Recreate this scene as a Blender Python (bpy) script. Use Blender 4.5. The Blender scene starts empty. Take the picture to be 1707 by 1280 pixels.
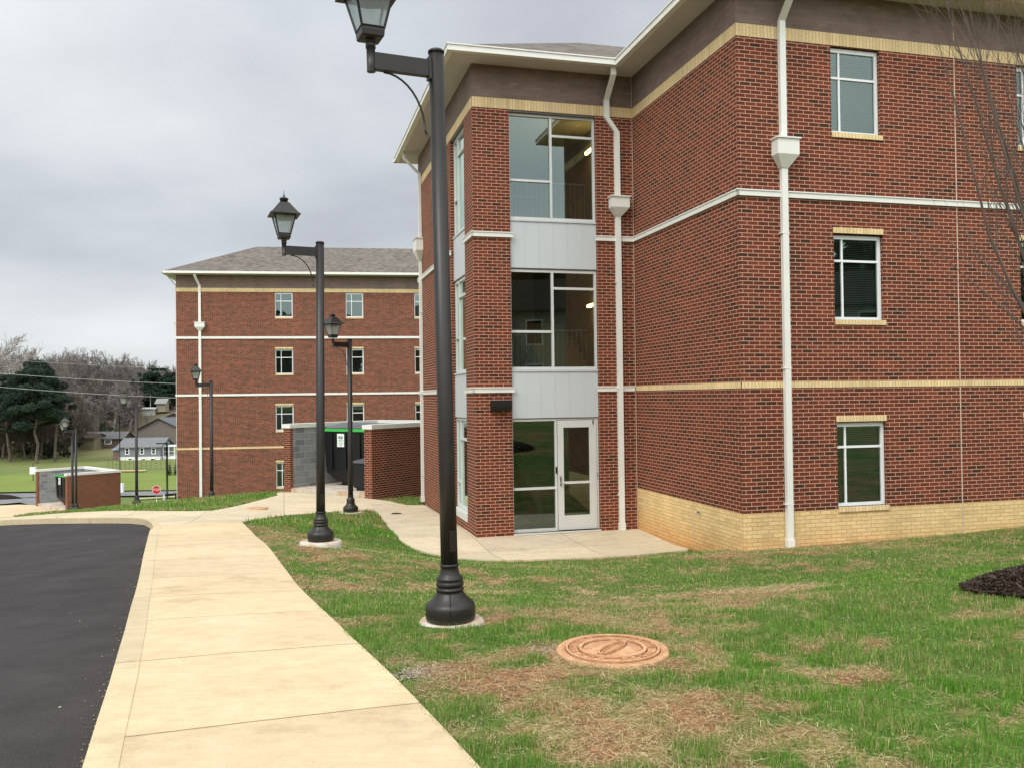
import bpy, bmesh, math, random
import numpy as np
from mathutils import Vector, Matrix, Euler
random.seed(7); RNG=np.random.default_rng(7)
scn=bpy.context.scene
COL=scn.collection
PI=math.pi
def R(d): return math.radians(d)
def s2l(c):
    return tuple(((v/255.0)/12.92 if v/255.0<=0.04045 else ((v/255.0+0.055)/1.055)**2.4) for v in c)
def rgba(c): return (*s2l(c),1.0)

# ------------------------------------------------------------------ terrain
CPS= [(-0.93,3.72,1.33),(-2.98,7.03,1.16),(-1.43,7.03,1.14),(-0.45,7,1.12),(-4.88,13.93,0.74),(-5.86,14.33,0.76),(-5.35,17.04,0.52),(-2.92,13.13,0.71),(0.65,5.83,1.2),(4.37,7.53,1.17),(3.86,14.58,0.31),(4.63,14.78,0.32),(6.23,15.2,0.34),(7.53,15.55,0.35),(9.43,16.05,0.43),(12.56,16.88,0.5),(3.31,16.65,-0.02),(2.71,18.93,0),(-0.77,18.01,0),(3.63,15.45,0.16),(-2.67,25.18,-0.09),(-1.72,21.59,-0.04),(0.03,15.53,0),(1.55,15.72,0),(3.24,16.28,0),(-1.05,15.72,0),(-1.81,16.7,0),(-2.77,19.44,0),(2.61,18.58,0),(3.5,25.34,0),(0,0,1.34),(0,-6,1.7),(-3,-3,1.55),(3,2.5,1.33),(6,3,1.35),(0,10.2,0.66),(3.2,10.2,0.72),(8,9,1),(12,11,0.9),(12,5,1.3),(-3.5,3,1.36),(-8,3,1.25),(-5,7,1.05),(-8,14,0.55),(-14,14,0.25),(-25,14,-0.6),(-20,3,0.8),(0,-20,2.6),(-20,-20,2.2),(20,-10,2),(20,5,1.4),(-4.31,23.1,-0.1),(-4.43,25.85,-0.04),(-7.17,27.45,-0.02),(-3.34,31.05,-0.51),(-7.63,21.44,0.16),(-6.86,16.54,0.51),(-9.66,21.04,0.09),(-10.95,21.84,-0.01),(-13.34,22.55,-0.14),(-11.95,24.05,-0.12),(-26.61,52.1,-3.54),(-26.09,57.1,-3.84),(-30.31,55.1,-3.54),(-11.55,30.05,-0.59),(-11.49,33.06,-0.91),(-17.48,40.27,-1.83),(-24.33,48.29,-3.07),(-27.83,54.71,-3.94),(-19.01,49.04,-2.89),(-15.78,50.09,-2.61),(-8.13,28.55,-0.13),(-35,24,-1.6),(-50,30,-3.2),(-45,45,-4),(-5,45,-1.2),(5,40,-0.3),(20,50,0),(30,20,0.6),(-14,60,-4.2),(-5,62,-3.5),(-30,65,-4.9),(-45,70,-5.5),(-20,72,-5.4),(-60,70,-5.6),(-60,80,-6),(-30,80,-5.9),(-15,84,-5.9),(-90,85,-6),(0,85,-5),(-40,100,-6),(-80,100,-6),(-25,120,-6),(-60,125,-6),(-100,125,-6),(-63,150,-5.8),(-69,165,-4.9),(-84,200,1),(-79,192,0.6),(-98,235,0.8),(-110,215,-2),(-80,212,1.2),(-69,125,-6),(-82,150,-6),(-110,200,-3),(-127,230,0),(-56,134,-6.1),(-75,180,-3.9),(-62,250,1),(-90,262,2),(-130,262,2),(-70,310,3),(-120,300,4),(-60,380,3),(-150,220,0),(-200,150,2),(-20,200,-3),(0,300,3),(100,300,4),(100,100,0),(-200,400,3),(0,450,3),(-250,60,0),(-100,0,2),(100,0,3),(-100,-100,6),(100,-100,8),(0,-60,5)]
CPS=np.array(CPS)
def _phi(d2): return np.sqrt(d2+2.0)
_n=len(CPS)
_A=np.zeros((_n+3,_n+3))
_A[:_n,:_n]=_phi(((CPS[:,None,:2]-CPS[None,:,:2])**2).sum(2))-np.eye(_n)*0.02
_P=np.c_[np.ones(_n),CPS[:,:2]]
_A[:_n,_n:]=_P; _A[_n:,:_n]=_P.T
_W=np.linalg.solve(_A,np.r_[CPS[:,2],0,0,0])
def H(x,y):
    x=np.atleast_1d(np.asarray(x,float)); y=np.atleast_1d(np.asarray(y,float))
    out=np.empty(len(x))
    for i in range(0,len(x),20000):
        a=x[i:i+20000]; b=y[i:i+20000]
        d=_phi((a[:,None]-CPS[:,0])**2+(b[:,None]-CPS[:,1])**2)
        out[i:i+20000]=d@_W[:_n]+_W[_n]+_W[_n+1]*a+_W[_n+2]*b
    return out
def h1(x,y): return float(H(x,y)[0])

# ------------------------------------------------------------------ noise (numpy)
_perm=RNG.random((256,256))
def vnoise(x,y,sc,seed=0):
    x=np.asarray(x)*sc+seed*17.3; y=np.asarray(y)*sc+seed*9.1
    xi=np.floor(x).astype(int); yi=np.floor(y).astype(int); fx=x-xi; fy=y-yi
    fx=fx*fx*(3-2*fx); fy=fy*fy*(3-2*fy)
    g=lambda a,b:_perm[a%256,b%256]
    return (g(xi,yi)*(1-fx)+g(xi+1,yi)*fx)*(1-fy)+(g(xi,yi+1)*(1-fx)+g(xi+1,yi+1)*fx)*fy
def fbm(x,y,sc,seed=0,o=4):
    v=0;a=.5;t=0
    for i in range(o):
        v=v+a*vnoise(x,y,sc*2**i,seed+i); t+=a; a*=.5
    return v/t
def inpoly(x,y,poly):
    x=np.asarray(x); y=np.asarray(y); r=np.zeros(x.shape,bool); n=len(poly)
    for i in range(n):
        x0,y0=poly[i]; x1,y1=poly[(i+1)%n]
        if y0==y1: continue
        c=((y0>y)!=(y1>y))&(x<(x1-x0)*(y-y0)/(y1-y0)+x0)
        r^=c
    return r
def dpoly(x,y,poly,closed=True):
    x=np.asarray(x); y=np.asarray(y); d=np.full(x.shape,1e9); n=len(poly)
    for i in range(n if closed else n-1):
        x0,y0=poly[i]; x1,y1=poly[(i+1)%n]
        L=(x1-x0)**2+(y1-y0)**2+1e-12
        t=np.clip(((x-x0)*(x1-x0)+(y-y0)*(y1-y0))/L,0,1)
        d=np.minimum(d,np.hypot(x-x0-t*(x1-x0),y-y0-t*(y1-y0)))
    return d

# ------------------------------------------------------------------ object helpers
def tag(o,label=None,cat=None,group=None,kind=None):
    if label: o['label']=label
    if cat: o['category']=cat
    if group: o['group']=group
    if kind: o['kind']=kind
    return o
def empty(name,loc=(0,0,0),rz=0,label=None,cat=None,group=None):
    o=bpy.data.objects.new(name,None); COL.objects.link(o)
    o.location=loc; o.rotation_euler=(0,0,rz); o.empty_display_size=.2
    return tag(o,label,cat,group)
class M:
    def __init__(s): s.v=[]; s.f=[]; s.m=[]; s.sm=[]; s.uv={}
    def vert(s,p): s.v.append(tuple(p)); return len(s.v)-1
    def face(s,pts,mi=0,sm=False,uv=None):
        i=[s.vert(p) for p in pts]; s.f.append(i); s.m.append(mi); s.sm.append(sm)
        if uv: s.uv[len(s.f)-1]=uv
    def box(s,x0,x1,y0,y1,z0,z1,mi=0,T=None):
        p=[(x0,y0,z0),(x1,y0,z0),(x1,y1,z0),(x0,y1,z0),(x0,y0,z1),(x1,y0,z1),(x1,y1,z1),(x0,y1,z1)]
        fs=[(0,3,2,1),(4,5,6,7),(0,1,5,4),(1,2,6,5),(2,3,7,6),(3,0,4,7)]
        flip=False
        if T:
            q=[Vector(T(*a)) for a in p]
            e=(q[1]-q[0]).cross(q[3]-q[0]).dot(q[4]-q[0]); flip=e<0
            p=[tuple(a) for a in q]
        b=len(s.v); s.v+=p
        for f in fs:
            g=[b+k for k in (f[::-1] if flip else f)]
            s.f.append(g); s.m.append(mi); s.sm.append(False)
    def tube(s,pts,rad,n=8,mi=0,cap=True,sm=True):
        pts=[Vector(p) for p in pts]; rings=[]
        if not hasattr(rad,'__len__'): rad=[rad]*len(pts)
        up=None
        for k,p in enumerate(pts):
            d=(pts[min(k+1,len(pts)-1)]-pts[max(k-1,0)]).normalized()
            if up is None:
                up=Vector((0,0,1)) if abs(d.z)<.9 else Vector((1,0,0))
            a=d.cross(up).normalized(); c=a.cross(d).normalized(); up=c
            rings.append([s.vert(p+(a*math.cos(2*PI*j/n)+c*math.sin(2*PI*j/n))*rad[k]) for j in range(n)])
        for k in range(len(rings)-1):
            for j in range(n):
                s.f.append([rings[k][(j+1)%n],rings[k][j],rings[k+1][j],rings[k+1][(j+1)%n]][::-1]); s.m.append(mi); s.sm.append(sm)
        if cap:
            s.f.append(rings[0][::-1][::-1] if False else rings[0][:]); s.m.append(mi); s.sm.append(False)
            s.f.append(rings[-1][::-1]); s.m.append(mi); s.sm.append(False)
    def lathe(s,prof,n=24,c=(0,0,0),mi=0,sm=True,rot=0,flute=None):
        rings=[]
        for (r,z) in prof:
            rings.append([s.vert((c[0]+r*math.cos(2*PI*j/n+rot)*(1 if not flute else flute(j)),c[1]+r*math.sin(2*PI*j/n+rot)*(1 if not flute else flute(j)),c[2]+z)) for j in range(n)])
        for k in range(len(rings)-1):
            for j in range(n):
                s.f.append([rings[k][j],rings[k][(j+1)%n],rings[k+1][(j+1)%n],rings[k+1][j]]); s.m.append(mi); s.sm.append(sm)
        s.f.append(rings[0][::-1]); s.m.append(mi); s.sm.append(False)
        s.f.append(rings[-1][:]); s.m.append(mi); s.sm.append(False)
    def prism(s,poly,z0,z1,mi=0):
        n=len(poly)
        s.face([(p[0],p[1],z1) for p in poly],mi); s.face([(p[0],p[1],z0) for p in poly][::-1],mi)
        for i in range(n):
            a=poly[i];b=poly[(i+1)%n]
            s.face([(a[0],a[1],z0),(b[0],b[1],z0),(b[0],b[1],z1),(a[0],a[1],z1)],mi)
    def obj(s,name,mats,parent=None,uv=True,fixn=False):
        me=bpy.data.meshes.new(name)
        me.from_pydata(s.v,[],s.f); 
        if not isinstance(mats,(list,tuple)): mats=[mats]
        for m in mats: me.materials.append(m)
        me.polygons.foreach_set('material_index',s.m); me.polygons.foreach_set('use_smooth',s.sm)
        if uv:
            u=me.uv_layers.new(name='UVMap')
            for p in me.polygons:
                nn=p.normal; a=(abs(nn.x),abs(nn.y),abs(nn.z))
                for k,li in enumerate(p.loop_indices):
                    co=me.vertices[me.loops[li].vertex_index].co
                    if p.index in s.uv: u.data[li].uv=s.uv[p.index][k]
                    elif a[2]>=a[0] and a[2]>=a[1]: u.data[li].uv=(co.x,co.y)
                    elif a[0]>a[1]: u.data[li].uv=(co.y,co.z)
                    else: u.data[li].uv=(co.x,co.z)
        if fixn:
            bm=bmesh.new(); bm.from_mesh(me); bmesh.ops.recalc_face_normals(bm,faces=bm.faces); bm.to_mesh(me); bm.free()
        me.update()
        o=bpy.data.objects.new(name,me); COL.objects.link(o)
        if parent: o.parent=parent
        return o
def npmesh(name,V,F,mat,parent=None,col=None,smooth=False,colname='Col',uv=None):
    """V (n,3), F (m,k) arrays -> mesh"""
    me=bpy.data.meshes.new(name); V=np.ascontiguousarray(V,np.float32); F=np.ascontiguousarray(F,np.int32)
    k=F.shape[1]
    me.vertices.add(len(V)); me.vertices.foreach_set('co',V.ravel())
    me.loops.add(F.size); me.loops.foreach_set('vertex_index',F.ravel())
    me.polygons.add(len(F)); me.polygons.foreach_set('loop_start',np.arange(0,F.size,k,dtype=np.int32))
    me.polygons.foreach_set('use_smooth',np.full(len(F),smooth))
    if col is not None:
        at=me.color_attributes.new(name=colname,type='FLOAT_COLOR',domain='POINT')
        c=np.ones((len(V),4),np.float32); c[:,:3]=col; at.data.foreach_set('color',c.ravel())
    if uv is not None:
        u=me.uv_layers.new(name='UVMap'); u.data.foreach_set('uv',np.ascontiguousarray(uv[F.ravel()],np.float32).ravel())
    me.materials.append(mat); me.update(calc_edges=True); me.validate()
    o=bpy.data.objects.new(name,me); COL.objects.link(o)
    if parent: o.parent=parent
    return o
def copy_tree(o,parent=None):
    c=o.copy(); COL.objects.link(c)
    if parent: c.parent=parent
    for ch in list(o.children): copy_tree(ch,c)
    return c

# ------------------------------------------------------------------ node helpers
class N:
    def __init__(s,name):
        s.mat=bpy.data.materials.new(name); s.mat.use_nodes=True; s.t=s.mat.node_tree; s.t.nodes.clear()
        s.out=s.t.nodes.new('ShaderNodeOutputMaterial')
    def n(s,typ,**kw):
        nd=s.t.nodes.new(typ)
        for k,v in kw.items(): setattr(nd,k,v)
        return nd
    def lk(s,a,b): s.t.links.new(a,b)
    def inp(s,node,i,v):
        if v is None: return
        if isinstance(v,bpy.types.NodeSocket): s.lk(v,node.inputs[i])
        else: node.inputs[i].default_value=v
    def math(s,op,a,b=None,c=None):
        nd=s.n('ShaderNodeMath',operation=op); s.inp(nd,0,a); s.inp(nd,1,b); s.inp(nd,2,c); return nd.outputs[0]
    def mix(s,f,a,b,bt='MIX'):
        nd=s.n('ShaderNodeMix',data_type='RGBA',blend_type=bt); s.inp(nd,0,f); s.inp(nd,6,a); s.inp(nd,7,b); return nd.outputs[2]
    def noise(s,vec,scale,detail=3,rough=.55,dim='3D'):
        nd=s.n('ShaderNodeTexNoise',noise_dimensions=dim); s.inp(nd,'Vector',vec); nd.inputs['Scale'].default_value=scale
        nd.inputs['Detail'].default_value=detail; nd.inputs['Roughness'].default_value=rough; return nd.outputs[0]
    def ramp(s,f,stops,interp='LINEAR'):
        nd=s.n('ShaderNodeValToRGB'); cr=nd.color_ramp; cr.interpolation=interp
        while len(cr.elements)<len(stops): cr.elements.new(.5)
        for e,(p,c) in zip(cr.elements,stops): e.position=p; e.color=c if len(c)==4 else (*c,1)
        s.inp(nd,0,f); return nd.outputs[0]
    def map(s,f,a,b,c,d):
        nd=s.n('ShaderNodeMapRange'); s.inp(nd,0,f); 
        for i,v in enumerate((a,b,c,d)): nd.inputs[i+1].default_value=v
        return nd.outputs[0]
    def bsdf(s,col,rough=.8,metal=0,spec=.5,normal=None,**kw):
        b=s.n('ShaderNodeBsdfPrincipled'); s.inp(b,'Base Color',col); s.inp(b,'Roughness',rough); s.inp(b,'Metallic',metal)
        b.inputs['Specular IOR Level'].default_value=spec
        if normal is not None: s.lk(normal,b.inputs['Normal'])
        s.lk(b.outputs[0],s.out.inputs[0]); return b
    def bump(s,h,strength=.5,dist=.01):
        nd=s.n('ShaderNodeBump'); nd.inputs['Strength'].default_value=strength; nd.inputs['Distance'].default_value=dist; s.lk(h,nd.inputs['Height']); return nd.outputs[0]
def coords(k,which='Object'):
    return k.n('ShaderNodeTexCoord').outputs[which]
def simple(name,c,rough=.6,metal=0,spec=.5,var=.12,scale=6,bump=0):
    k=N(name); v=coords(k)
    nz=k.noise(v,scale,4)
    f=k.map(nz,.25,.75,1-var,1+var)
    mul=k.n('ShaderNodeVectorMath',operation='SCALE'); mul.inputs[0].default_value=s2l(c); k.lk(f,mul.inputs[3])
    nrm=None
    if bump: nrm=k.bump(k.noise(v,scale*8,4),.4,bump)
    k.bsdf(mul.outputs[0],rough,metal,spec,nrm); return k.mat
def brick(name,stops,mortar,bw=.2032,rh=.0677,mo=.0105,offset=.5,soldier=False,cluster=.45,dirt=None,rough=.85,bumpd=.006):
    k=N(name); uv=coords(k,'UV'); sp=k.n('ShaderNodeSeparateXYZ'); k.lk(uv,sp.inputs[0])
    u=k.math('DIVIDE',sp.outputs[0],bw); v=k.math('DIVIDE',sp.outputs[1],rh)
    row=k.math('FLOOR',v)
    if offset: u=k.math('ADD',u,k.math('MULTIPLY',k.math('FLOORED_MODULO',row,2.0),offset))
    cl=k.math('FLOOR',u); fu=k.math('SUBTRACT',u,cl); fv=k.math('SUBTRACT',v,row)
    du=k.math('MULTIPLY',k.math('MINIMUM',fu,k.math('SUBTRACT',1.0,fu)),bw)
    dv=k.math('MULTIPLY',k.math('MINIMUM',fv,k.math('SUBTRACT',1.0,fv)),rh)
    if soldier: dd=du
    else: dd=k.math('MINIMUM',du,dv)
    mask=k.map(dd,mo*.5-.0015,mo*.5+.0015,0,1)
    cmb=k.n('ShaderNodeCombineXYZ'); k.lk(cl,cmb.inputs[0]); k.lk(row,cmb.inputs[1])
    wn=k.n('ShaderNodeTexWhiteNoise',noise_dimensions='2D'); k.lk(cmb.outputs[0],wn.inputs[0])
    rnd=wn.outputs[0]
    sc=k.n('ShaderNodeVectorMath',operation='MULTIPLY'); k.lk(cmb.outputs[0],sc.inputs[0]); sc.inputs[1].default_value=(.33,.62,1)
    cn=k.noise(sc.outputs[0],1.0,2)
    val=k.math('ADD',k.math('MULTIPLY',rnd,1-cluster),k.math('MULTIPLY',k.map(cn,.3,.7,0,1),cluster))
    base=k.ramp(val,[(p,rgba(c)) for p,c in stops])
    nz=k.noise(uv,38,5,.6); base=k.mix(.55,base,k.ramp(nz,[(.3,(.55,.55,.55)),(.7,(1.35,1.3,1.28))]),'MULTIPLY')
    big=k.noise(uv,.55,3); base=k.mix(.5,base,k.ramp(big,[(.3,(.84,.85,.87)),(.7,(1.12,1.1,1.08))]),'MULTIPLY')
    stv=k.n('ShaderNodeVectorMath',operation='MULTIPLY'); k.lk(uv,stv.inputs[0]); stv.inputs[1].default_value=(1.6,.16,1); base=k.mix(.6,base,k.ramp(k.noise(stv.outputs[0],1,4,.6),[(.3,(.80,.80,.82)),(.5,(1,1,1)),(.7,(1.14,1.12,1.10))]),'MULTIPLY')
    mcol=k.mix(.5,rgba(mortar),k.ramp(k.noise(uv,3.1,3),[(.3,(.8,.8,.8)),(.7,(1.15,1.15,1.15))]),'MULTIPLY')
    col=k.mix(mask,mcol,base)
    if dirt:
        zz=k.math('ADD',sp.outputs[1],k.math('MULTIPLY',k.noise(uv,2.2,4),.5))
        col=k.mix(k.map(zz,dirt[0]+.25,dirt[1]+.25,.75,0),col,k.mix(1,col,rgba(dirt[2]),'MULTIPLY'))
    hgt=k.math('ADD',mask,k.math('MULTIPLY',nz,.25))
    k.bsdf(col,rough,0,.25,k.bump(hgt,.55,bumpd)); return k.mat

# ------------------------------------------------------------------ materials
RED=[(0,(52,38,31)),(.18,(68,43,33)),(.34,(94,48,34)),(.62,(107,52,35)),(.85,(119,57,38)),(1,(114,65,42))]
m_brick=brick('red_brick',RED,(200,156,127),cluster=.42)
m_brickfar=brick('red_brick_far',[(0,(50,32,26)),(.25,(82,46,33)),(.7,(108,56,41)),(1,(132,72,52))],(186,144,118),cluster=.12)
m_tan=brick('tan_brick',[(0,(204,176,122)),(.4,(220,192,136)),(.8,(228,200,144)),(1,(212,180,138))],(158,132,94),mo=.007,dirt=(-.1,.55,(236,186,140)),bumpd=.004)
m_sold=brick('soldier_brick',[(0,(208,182,134)),(.4,(222,198,148)),(.8,(230,206,158)),(1,(212,182,142))],(160,136,98),bw=.0677,rh=.4,offset=0,soldier=True,mo=.007,bumpd=.004)
m_frz=brick('brown_brick',[(0,(112,96,86)),(.5,(124,108,98)),(1,(136,120,108))],(120,104,94),mo=.008,bumpd=.002,cluster=.6)
m_cmu=brick('concrete_block',[(0,(112,116,118)),(.35,(140,144,144)),(.7,(152,156,154)),(1,(162,166,162))],(178,182,180),bw=.4064,rh=.2032,mo=.011,bumpd=.004,cluster=.2)
m_white=simple('white_trim',(224,223,213),.45,0,.4,.05,3)
m_alu=simple('mill_aluminium',(206,207,202),.42,.12,.5,.05,2)
m_panel=simple('metal_panel',(196,201,201),.45,.12,.5,.06,.7)
m_frame=simple('white_window_frame',(232,234,232),.4,0,.4,.03,2)
m_soffit=simple('soffit',(198,192,188),.7,0,.2,.05,2)
m_dark=simple('bronze_metal',(44,41,37),.42,.25,.5,.12,9,.0006)
m_darkin=simple('dark_gasket',(22,24,24),.7,0,.2); m_room=simple('dim_room',(96,96,90),.9,0,.1)
m_black=simple('black_steel',(17,18,19),.5,0,.4,.25,3)
m_green=simple('green_paint',(62,176,74),.5,0,.4,.12,5)
m_greylid=simple('grey_plastic_lid',(88,90,94),.5,0,.4,.1,4)
m_plaster=simple('interior_plaster',(148,140,124),.85,0,.2,.05,1)
m_inbrick=brick('interior_block',[(0,(150,138,112)),(1,(176,160,128))],(168,152,122),bw=.4,rh=.2)
m_inlight=simple('interior_white',(196,190,174),.85,0,.2,.04,1)
m_floorin=simple('interior_floor',(96,94,88),.7)
m_blind=simple('blind_slat',(178,182,176),.6)
m_steel=simple('brushed_steel',(170,170,168),.3,.9)
def glass(name,tint,refl,dark=.35):
    k=N(name); g=k.n('ShaderNodeBsdfGlossy'); g.inputs['Color'].default_value=rgba(refl); g.inputs['Roughness'].default_value=.004
    v=coords(k); k.lk(k.bump(k.noise(v,1.3,2),.03,.01),g.inputs['Normal'])
    t=k.n('ShaderNodeBsdfTransparent'); t.inputs['Color'].default_value=rgba(tint)
    fr=k.n('ShaderNodeFresnel'); fr.inputs[0].default_value=1.5
    f=k.math('ADD',k.math('MULTIPLY',fr.outputs[0],.9),dark)
    mx=k.n('ShaderNodeMixShader'); k.lk(f,mx.inputs[0]); k.lk(t.outputs[0],mx.inputs[1]); k.lk(g.outputs[0],mx.inputs[2]); k.lk(mx.outputs[0],k.out.inputs[0]); return k.mat
m_glass=glass('window_glass',(176,190,178),(206,226,218),.15)
def lampglass():
    k=N('lantern_glass'); t=k.n('ShaderNodeBsdfTransparent'); t.inputs[0].default_value=rgba((225,235,235))
    tr=k.n('ShaderNodeBsdfTranslucent'); tr.inputs[0].default_value=rgba((232,238,236)); d=k.n('ShaderNodeBsdfDiffuse'); d.inputs[0].default_value=rgba((226,232,230))
    a=k.n('ShaderNodeMixShader'); a.inputs[0].default_value=.45; k.lk(tr.outputs[0],a.inputs[1]); k.lk(d.outputs[0],a.inputs[2])
    g=k.n('ShaderNodeBsdfGlossy'); g.inputs['Roughness'].default_value=.08
    b=k.n('ShaderNodeMixShader'); b.inputs[0].default_value=.42; k.lk(t.outputs[0],b.inputs[1]); k.lk(a.outputs[0],b.inputs[2])
    c=k.n('ShaderNodeMixShader'); c.inputs[0].default_value=.08; k.lk(b.outputs[0],c.inputs[1]); k.lk(g.outputs[0],c.inputs[2]); k.lk(c.outputs[0],k.out.inputs[0]); return k.mat
m_lampglass=lampglass()
def emis(name,c,st):
    k=N(name); e=k.n('ShaderNodeEmission'); e.inputs[0].default_value=rgba(c); e.inputs[1].default_value=st; k.lk(e.outputs[0],k.out.inputs[0]); return k.mat
m_tubelight=emis('fluorescent_tube',(255,208,134),24)
# concrete paving : UV.y = distance along, joints every `sp`
def concrete(name,c,sp=1.5,spx=0,jw=.010,var=.07):
    k=N(name); uv=coords(k,'UV'); v=coords(k); s=k.n('ShaderNodeSeparateXYZ'); k.lk(uv,s.inputs[0])
    wob=k.math('MULTIPLY',k.math('SUBTRACT',k.noise(v,2.5,3),.5),.02)
    def joint(a,spc):
        a=k.math('DIVIDE',k.math('ADD',a,wob),spc); f=k.math('FRACT',a)
        d=k.math('MULTIPLY',k.math('MINIMUM',f,k.math('SUBTRACT',1.0,f)),spc)
        return k.map(d,jw*.4,jw,1,0)
    j=joint(s.outputs[1],sp)
    if spx: j=k.math('MAXIMUM',j,joint(s.outputs[0],spx))
    slab=k.math('FLOOR',k.math('DIVIDE',s.outputs[1],sp)); cbs=k.n('ShaderNodeCombineXYZ'); k.lk(slab,cbs.inputs[0])
    if spx: k.lk(k.math('FLOOR',k.math('DIVIDE',s.outputs[0],spx)),cbs.inputs[1])
    wn=k.n('ShaderNodeTexWhiteNoise',noise_dimensions='2D'); k.lk(cbs.outputs[0],wn.inputs[0])
    base=k.mix(1,rgba(c),k.ramp(wn.outputs[0],[(0,(.92,.925,.93)),(1,(1.05,1.04,1.02))]),'MULTIPLY')
    stain=k.noise(v,1.4,7,.72); base=k.mix(1,base,k.ramp(stain,[(.32,(.80,.77,.73)),(.44,(.95,.945,.935)),(.60,(1.01,1.01,1.0)),(.72,(1.05,1.045,1.03))]),'MULTIPLY')
    n1=k.noise(v,.8,4,.6); n2=k.noise(v,90,3,.7); n3=k.noise(v,7,4,.6)
    st=k.n('ShaderNodeVectorMath',operation='MULTIPLY'); k.lk(v,st.inputs[0]); st.inputs[1].default_value=(3,22,3)
    n4=k.noise(st.outputs[0],1,3,.6)
    col=k.mix(1,base,k.ramp(n1,[(.3,(1-var,1-var,1-var*1.3)),(.7,(1+var*.6,1+var*.6,1+var*.5))]),'MULTIPLY')
    col=k.mix(1,col,k.ramp(n3,[(.35,(.93,.93,.92)),(.65,(1.04,1.04,1.04))]),'MULTIPLY')
    col=k.mix(1,col,k.ramp(n4,[(.35,(.96,.955,.95)),(.65,(1.02,1.02,1.02))]),'MULTIPLY')
    col=k.mix(1,col,k.ramp(n2,[(.3,(.9,.9,.9)),(.7,(1.06,1.06,1.06))]),'MULTIPLY')
    sp_=k.noise(v,42,2,.5); col=k.mix(k.map(sp_,.72,.76,0,.35),col,rgba((120,100,76)))
    col=k.mix(k.math('MULTIPLY',j,.72),col,rgba((96,82,60)))
    h=k.math('SUBTRACT',k.math('MULTIPLY',n2,.3),j)
    k.bsdf(col,.85,0,.25,k.bump(h,.5,.006)); return k.mat
CC=(214,191,156)
m_walk=concrete('sidewalk_concrete',CC,1.5)
m_patio=concrete('patio_concrete',(208,192,164),1.8,1.9)
m_curb=concrete('curb_concrete',(206,188,154),3.0)
def padmat():
    k=N('footing_concrete'); v=coords(k); n=k.noise(v,3.5,5,.65); n2=k.noise(v,60,3,.6)
    col=k.mix(k.map(n,.46,.60,0,.75),rgba((196,190,176)),rgba((186,142,104)))
    col=k.mix(1,col,k.ramp(n2,[(.3,(.86,.86,.86)),(.7,(1.06,1.06,1.06))]),'MULTIPLY'); k.bsdf(col,.92,0,.2,k.bump(n2,.4,.004)); return k.mat
m_pad=padmat()
def asphalt(name,c,sc=1):
    k=N(name); v=coords(k); n1=k.noise(v,140*sc,2,.6); n2=k.noise(v,.5,4,.6); vo=k.n('ShaderNodeTexVoronoi'); k.lk(v,vo.inputs['Vector']); vo.inputs['Scale'].default_value=95*sc
    col=k.mix(1,rgba(c),k.ramp(n2,[(.3,(.86,.86,.87)),(.7,(1.18,1.18,1.18))]),'MULTIPLY')
    col=k.mix(1,col,k.ramp(n1,[(.35,(.72,.72,.72)),(.62,(1.35,1.35,1.35))]),'MULTIPLY')
    sp_=k.noise(v,30*sc,2,.5); col=k.mix(k.map(sp_,.72,.77,0,.35),col,rgba((104,100,94)))
    col=k.mix(.8,col,k.ramp(k.noise(v,1.7,5,.65),[(.35,(.8,.8,.8)),(.65,(1.22,1.22,1.24))]),'MULTIPLY')
    k.bsdf(col,k.map(n1,.3,.7,.8,.97),0,.18,k.bump(vo.outputs[0],.6,.006)); return k.mat
m_asph=asphalt('asphalt',(58,55,53))
m_asphfar=asphalt('old_asphalt',(118,118,116),.3)
def groundmat(name,detail=True):
    k=N(name); at=k.n('ShaderNodeVertexColor'); at.layer_name='Col'; v=coords(k)
    col=at.outputs[0]
    n1=k.noise(v,26,5,.7); n2=k.noise(v,5,4,.6); n3=k.noise(v,110,2,.6); n4=k.noise(v,.25,3,.6)
    col=k.mix(.9,col,k.ramp(n1,[(.32,(.42,.42,.38)),(.5,(.95,.95,.93)),(.68,(1.6,1.55,1.4))]),'MULTIPLY')
    col=k.mix(.7,col,k.ramp(n2,[(.3,(.78,.8,.8)),(.7,(1.2,1.17,1.15))]),'MULTIPLY')
    col=k.mix(.6,col,k.ramp(n3,[(.3,(.7,.7,.7)),(.7,(1.3,1.3,1.25))]),'MULTIPLY')
    col=k.mix(.5,col,k.ramp(n4,[(.3,(.8,.82,.8)),(.7,(1.18,1.15,1.12))]),'MULTIPLY')
    k.bsdf(col,.95,0,.1,k.bump(n1,.8,.02)); return k.mat
m_ground=groundmat('lawn_soil')
def attrmat(name,rough=.7,trans=0,spec=.2):
    k=N(name); at=k.n('ShaderNodeVertexColor'); at.layer_name='Col'
    b=k.bsdf(at.outputs[0],rough,0,spec)
    if trans:
        t=k.n('ShaderNodeBsdfTranslucent'); k.lk(at.outputs[0],t.inputs[0]); mx=k.n('ShaderNodeMixShader'); mx.inputs[0].default_value=trans
        k.lk(b.outputs[0],mx.inputs[1]); k.lk(t.outputs[0],mx.inputs[2]); k.lk(mx.outputs[0],k.out.inputs[0])
    return k.mat
m_blade=attrmat('grass_blade',.6,.3)
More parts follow.
